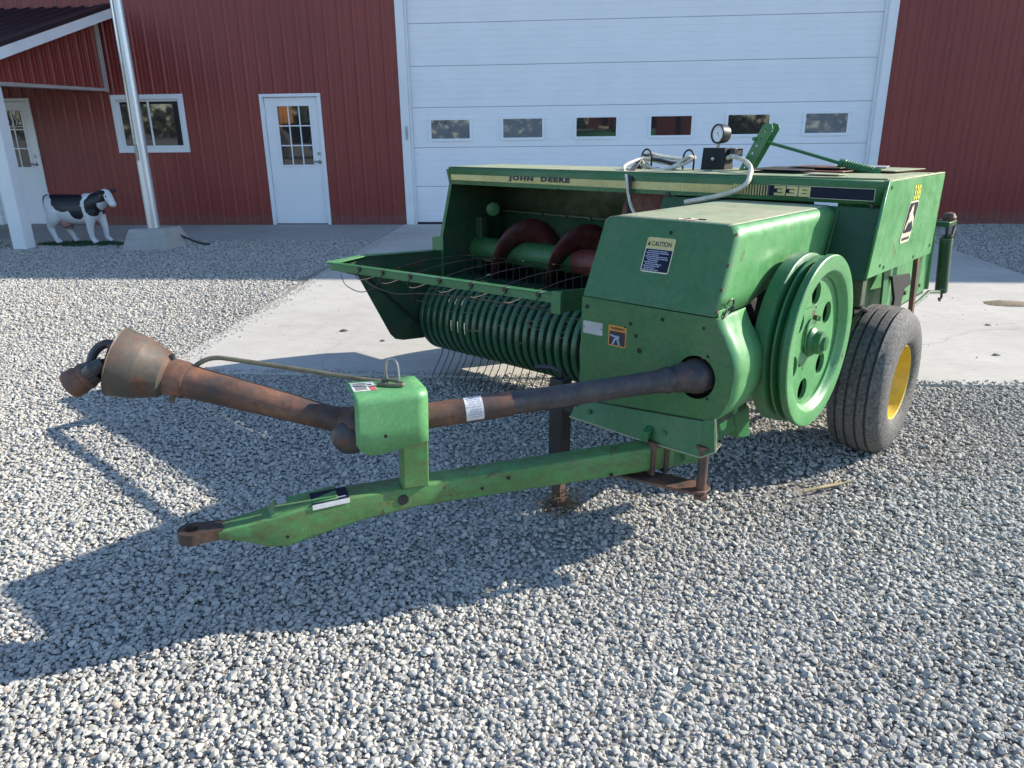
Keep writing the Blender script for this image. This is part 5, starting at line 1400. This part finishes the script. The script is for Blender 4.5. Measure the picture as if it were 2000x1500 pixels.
for a, b, c in ((.03, 1.60, 1.40), (.04, 1.575, 1.375), (.02, 1.545, 1.43)):
    mb = MB(HC); mb.tube([(a, b - .015, c), (a, b + .018, c + .012)], [.014, .009], 8); mb.build('coupling', 'black', hs)

# ============================================================ GRAVEL STONES
src = bpy.data.collections.new('stone_shapes')
def stone_source(k):
    bm = bmesh.new(); bmesh.ops.create_icosphere(bm, subdivisions=2, radius=1.0)
    r = random.Random(100 + k)
    fl = [(Vector((r.gauss(0, 1), r.gauss(0, 1), r.gauss(0, 1))).normalized(), r.uniform(.48, .80)) for _ in range(12)]
    for v in bm.verts:
        p = v.co.copy()
        for nrm, d in fl:           # cut flats into the ball: broken, slightly tumbled stone
            x = p.dot(nrm) - d
            if x > 0: p -= nrm * x * .97
        v.co = p
    me = bpy.data.meshes.new('stone'); bm.to_mesh(me); bm.free(); me.shade_smooth()
    me.set_sharp_from_angle(angle=math.radians(26))
    me.materials.append(MT['stone'])
    o = bpy.data.objects.new('stone', me); src.objects.link(o)
for k in range(7): stone_source(k)

f_ = 1480.0
def in_view(x, y, m=260):
    P = np.stack([x, y, np.full_like(x, -1.65)], 1)
    z = P @ np.array(cw); px = 1000 + f_ * (P @ np.array(cr)) / z; py = 750 - f_ * (P @ np.array(cu)) / z
    return (z > .3) & (px > -m) & (px < 2000 + m) & (py < 1500 + m)
def on_gravel(x, y, e=0.0):
    jag = .035 * np.sin(x * 5.1) + .03 * np.sin(y * 4.3 + 1) + .025 * np.sin(y * 11 + x * 7)
    slab_ = (x > -2.99 + jag + e + .10 * np.clip(np.sin(y * 1.3 + .4), -1, 1) * (y > 5.2)) & (x < 4.70 - .5 * jag - e) & (y > 4.785 + .3 * jag * (x > 1.8) + e) & (y < 12.7)
    walk_ = (x < -2.9) & (y > 10.93 + jag + e)
    return ~(slab_ | walk_)
THIN = ((1.0, 3.28, .34, .80), (.75, 3.45, .22, .6), (-.05, 2.72, .22, .55), (1.75, 3.62, .25, .6), (-3.6, 6.9, .5, .5))
def scatter(x0, x1, y0, y1, dens, smin, smax, lay=1.0):
    n = int((x1 - x0) * (y1 - y0) * dens)
    x = rng.uniform(x0, x1, n); y = rng.uniform(y0, y1, n)
    keep = in_view(x, y) & on_gravel(x, y)
    for cx_, cy_, rr_, pr_ in THIN:
        q_ = np.exp(-((x - cx_) ** 2 + (y - cy_) ** 2 * 1.6) / rr_ ** 2) * pr_
        keep &= rng.random(n) > q_
    x = x[keep]; y = y[keep]; n = len(x)
    s = smin + (smax - smin) * rng.beta(1.6, 2.6, n)
    z = rng.uniform(-.35, .75, n) * s * lay
    return x, y, z, s
parts_ = [scatter(-4.2, 4.0, 1.0, 3.4, 6400, .0052, .0150),
          scatter(-6.5, 5.4, 3.4, 5.6, 4600, .0060, .0150),
          scatter(-9.5, -2.6, 5.6, 8.0, 2200, .009, .0165),
          scatter(-12.0, -2.6, 8.0, 11.05, 1500, .010, .018),
          scatter(4.3, 7.5, 5.6, 12.6, 1300, .010, .018)]
parts_ += [scatter(-3.6, 3.4, 1.0, 3.2, 4200, .0022, .0058), scatter(-.3, 2.2, 2.4, 3.9, 2500, .002, .005), scatter(-4.2, 4.0, 1.0, 4.5, 55, .014, .019)]
# thin spill of stones along the slab edges
n = 2600
t = rng.uniform(0, 1, n); 
ex = np.where(t < .5, -2.98 + np.abs(rng.normal(0, .09, n)), rng.uniform(-2.9, 4.6, n)); ey = np.where(t < .5, rng.uniform(4.8, 10.9, n), 4.80 + np.abs(rng.normal(0, .035, n)))
s_ = .004 + .008 * rng.beta(1.5, 3, n)
parts_.append((ex, ey, .016 + s_ * .5, s_))
n = 150
ex = rng.uniform(-2.8, 4.6, n); ey = rng.uniform(4.9, 9.0, n); s_ = .003 + .008 * rng.beta(1.2, 4, n)
parts_.append((ex, ey, .016 + s_ * .5, s_))
n = 500
ex = rng.uniform(-9.5, -3.0, n); ey = 10.93 + np.abs(rng.normal(0, .12, n)); s_ = .004 + .009 * rng.beta(1.5, 3, n)
parts_.append((ex, ey, .014 + s_ * .5, s_))
X = np.concatenate([p[0] for p in parts_]); Y = np.concatenate([p[1] for p in parts_]); Z = np.concatenate([p[2] for p in parts_]); SC = np.concatenate([p[3] for p in parts_])
# shallow unevenness of the yard
Z = Z + (.004 + .004 * np.sin(X * 1.9 + 1.3 * np.sin(Y * 1.1)) * np.sin(Y * 2.3)) * (Y < 4.7)
NP = len(X)
print('stones', NP)
me = bpy.data.meshes.new('gravel'); me.vertices.add(NP)
me.vertices.foreach_set('co', np.stack([X, Y, Z], 1).astype(np.float32).ravel())
rot = np.stack([rng.uniform(-.5, .5, NP), rng.uniform(-.5, .5, NP), rng.uniform(0, 6.283, NP)], 1)
scl = np.stack([SC * rng.uniform(1.0, 1.5, NP), SC * rng.uniform(.85, 1.2, NP), SC * rng.uniform(.55, .85, NP)], 1)
for nm, ty in (('rot', 'FLOAT_VECTOR'), ('scl', 'FLOAT_VECTOR'), ('idx', 'INT')):
    me.attributes.new(nm, ty, 'POINT')
me.attributes['rot'].data.foreach_set('vector', rot.astype(np.float32).ravel())
me.attributes['scl'].data.foreach_set('vector', scl.astype(np.float32).ravel())
me.attributes['idx'].data.foreach_set('value', rng.integers(0, 7, NP).astype(np.int32))
me.vertices.foreach_set('co', np.stack([X, Y, Z], 1).astype(np.float32).ravel())
me.update()
gv_ = bpy.data.objects.new('gravel', me); COL.objects.link(gv_)
gv_['kind'] = 'stuff'; gv_['label'] = 'loose crushed limestone gravel covering the yard'
ng = bpy.data.node_groups.new('gravel_scatter', 'GeometryNodeTree')
ng.interface.new_socket('Geometry', in_out='INPUT', socket_type='NodeSocketGeometry'); ng.interface.new_socket('Geometry', in_out='OUTPUT', socket_type='NodeSocketGeometry')
N = ng.nodes; gi = N.new('NodeGroupInput'); go = N.new('NodeGroupOutput')
ci = N.new('GeometryNodeCollectionInfo'); ci.inputs['Collection'].default_value = src; ci.inputs['Separate Children'].default_value = True; ci.inputs['Reset Children'].default_value = True
mp_ = N.new('GeometryNodeMeshToPoints'); iop = N.new('GeometryNodeInstanceOnPoints'); iop.inputs['Pick Instance'].default_value = True
def attr(nm, ty):
    a = N.new('GeometryNodeInputNamedAttribute'); a.data_type = ty; a.inputs['Name'].default_value = nm
    return next(s for s in a.outputs if s.enabled and s.name == 'Attribute')
e2r = N.new('FunctionNodeEulerToRotation')
L_ = ng.links
L_.new(gi.outputs[0], mp_.inputs['Mesh']); L_.new(mp_.outputs[0], iop.inputs['Points']); L_.new(ci.outputs[0], iop.inputs['Instance'])
L_.new(attr('rot', 'FLOAT_VECTOR'), e2r.inputs[0]); L_.new(e2r.outputs[0], iop.inputs['Rotation'])
L_.new(attr('scl', 'FLOAT_VECTOR'), iop.inputs['Scale']); L_.new(attr('idx', 'INT'), iop.inputs['Instance Index'])
L_.new(iop.outputs[0], go.inputs[0])
md = gv_.modifiers.new('scatter', 'NODES'); md.node_group = ng

# ------------------------------------------------------------ small things lying about
mb = MB(); mb.tube(crom([(0, 0, .022), (.08, .03, .03), (.17, .075, .026), (.24, .10, .032)], 5), [.007] * 12 + [.005] * 4, 7)
mb.tube([(.15, .065, .028), (.19, .11, .035)], [.004, .002], 5)
tag(mb.build('stick', 'straw', loc=(1.03, 3.22, 0)), 'pale dry stick lying on the gravel in front of the tyre', 'stick')
mb = MB(); 
xy = [(-.10, .0), (-.06, .10), (.10, .13), (.30, .06), (.42, -.02), (.44, -.10), (.25, -.09), (.05, -.10), (-.07, -.06)]
rings = [[(x * k, y * k, h + (.008 * math.sin(7 * x + 3 * y) if h > .01 else 0)) for x, y in xy] for k, h in ((1, .0165), (.9, .021), (.55, .028), (.1, .030))]
mb.loft(rings); tag(mb.build('dirt_clump', plain('dry_mud', (.22, .17, .11), .95, 0, .35, 30, .6), loc=(3.72, 7.06, 0), angle=80), 'flat brown lump of dried mud on the concrete at the right edge', 'dirt')
for k, (x, y, s, lb) in enumerate(((-1.95, 5.9, .02, 'larger dark crumb of dirt on the sunlit concrete left of the pickup'), (-1.55, 5.62, .014, 'smaller dark crumb of dirt on the sunlit concrete left of the pickup'),
                                   (2.95, 5.45, .018, 'stone chip on the concrete right of the tyre, near the gravel edge'), (3.3, 6.3, .016, 'stone chip on the concrete between the tyre and the dried mud'))):
    mb = MB(); r = random.Random(k)
    rings = [[(math.cos(a) * s * q * r.uniform(.8, 1.2) * 1.4, math.sin(a) * s * q * r.uniform(.8, 1.2), z) for a in [2 * PI * i / 8 for i in range(8)]] for q, z in ((1, .016), (1.1, .016 + s * .3), (.5, .016 + s * .7))]
    mb.loft(rings)
    tag(mb.build('stone_chip', 'rust' if k < 2 else 'gravel_bed', loc=(x, y, 0)), lb, 'stone')

hl = MB()
for i in range(420):
    k = i % 3
    if k == 0: x, y = rng.normal(-.2, .45), rng.normal(3.1, .30)
    elif k == 1: x, y = rng.normal(.9, .35), rng.normal(3.35, .22)
    else: x, y = rng.uniform(-2.6, 2.4), rng.uniform(2.0, 4.7)
    a = rng.uniform(0, 6.283); l = rng.uniform(.008, .035); z = rng.uniform(.014, .022)
    hl.tube([(x, y, z), (x + math.cos(a) * l, y + math.sin(a) * l, z + rng.uniform(-.003, .006))], .0011, 3, caps=False)
o = hl.build('hay_litter', 'old_hay', None, smooth=False); o['kind'] = 'stuff'; o['label'] = 'bits of dry hay scattered over the gravel under the baler'
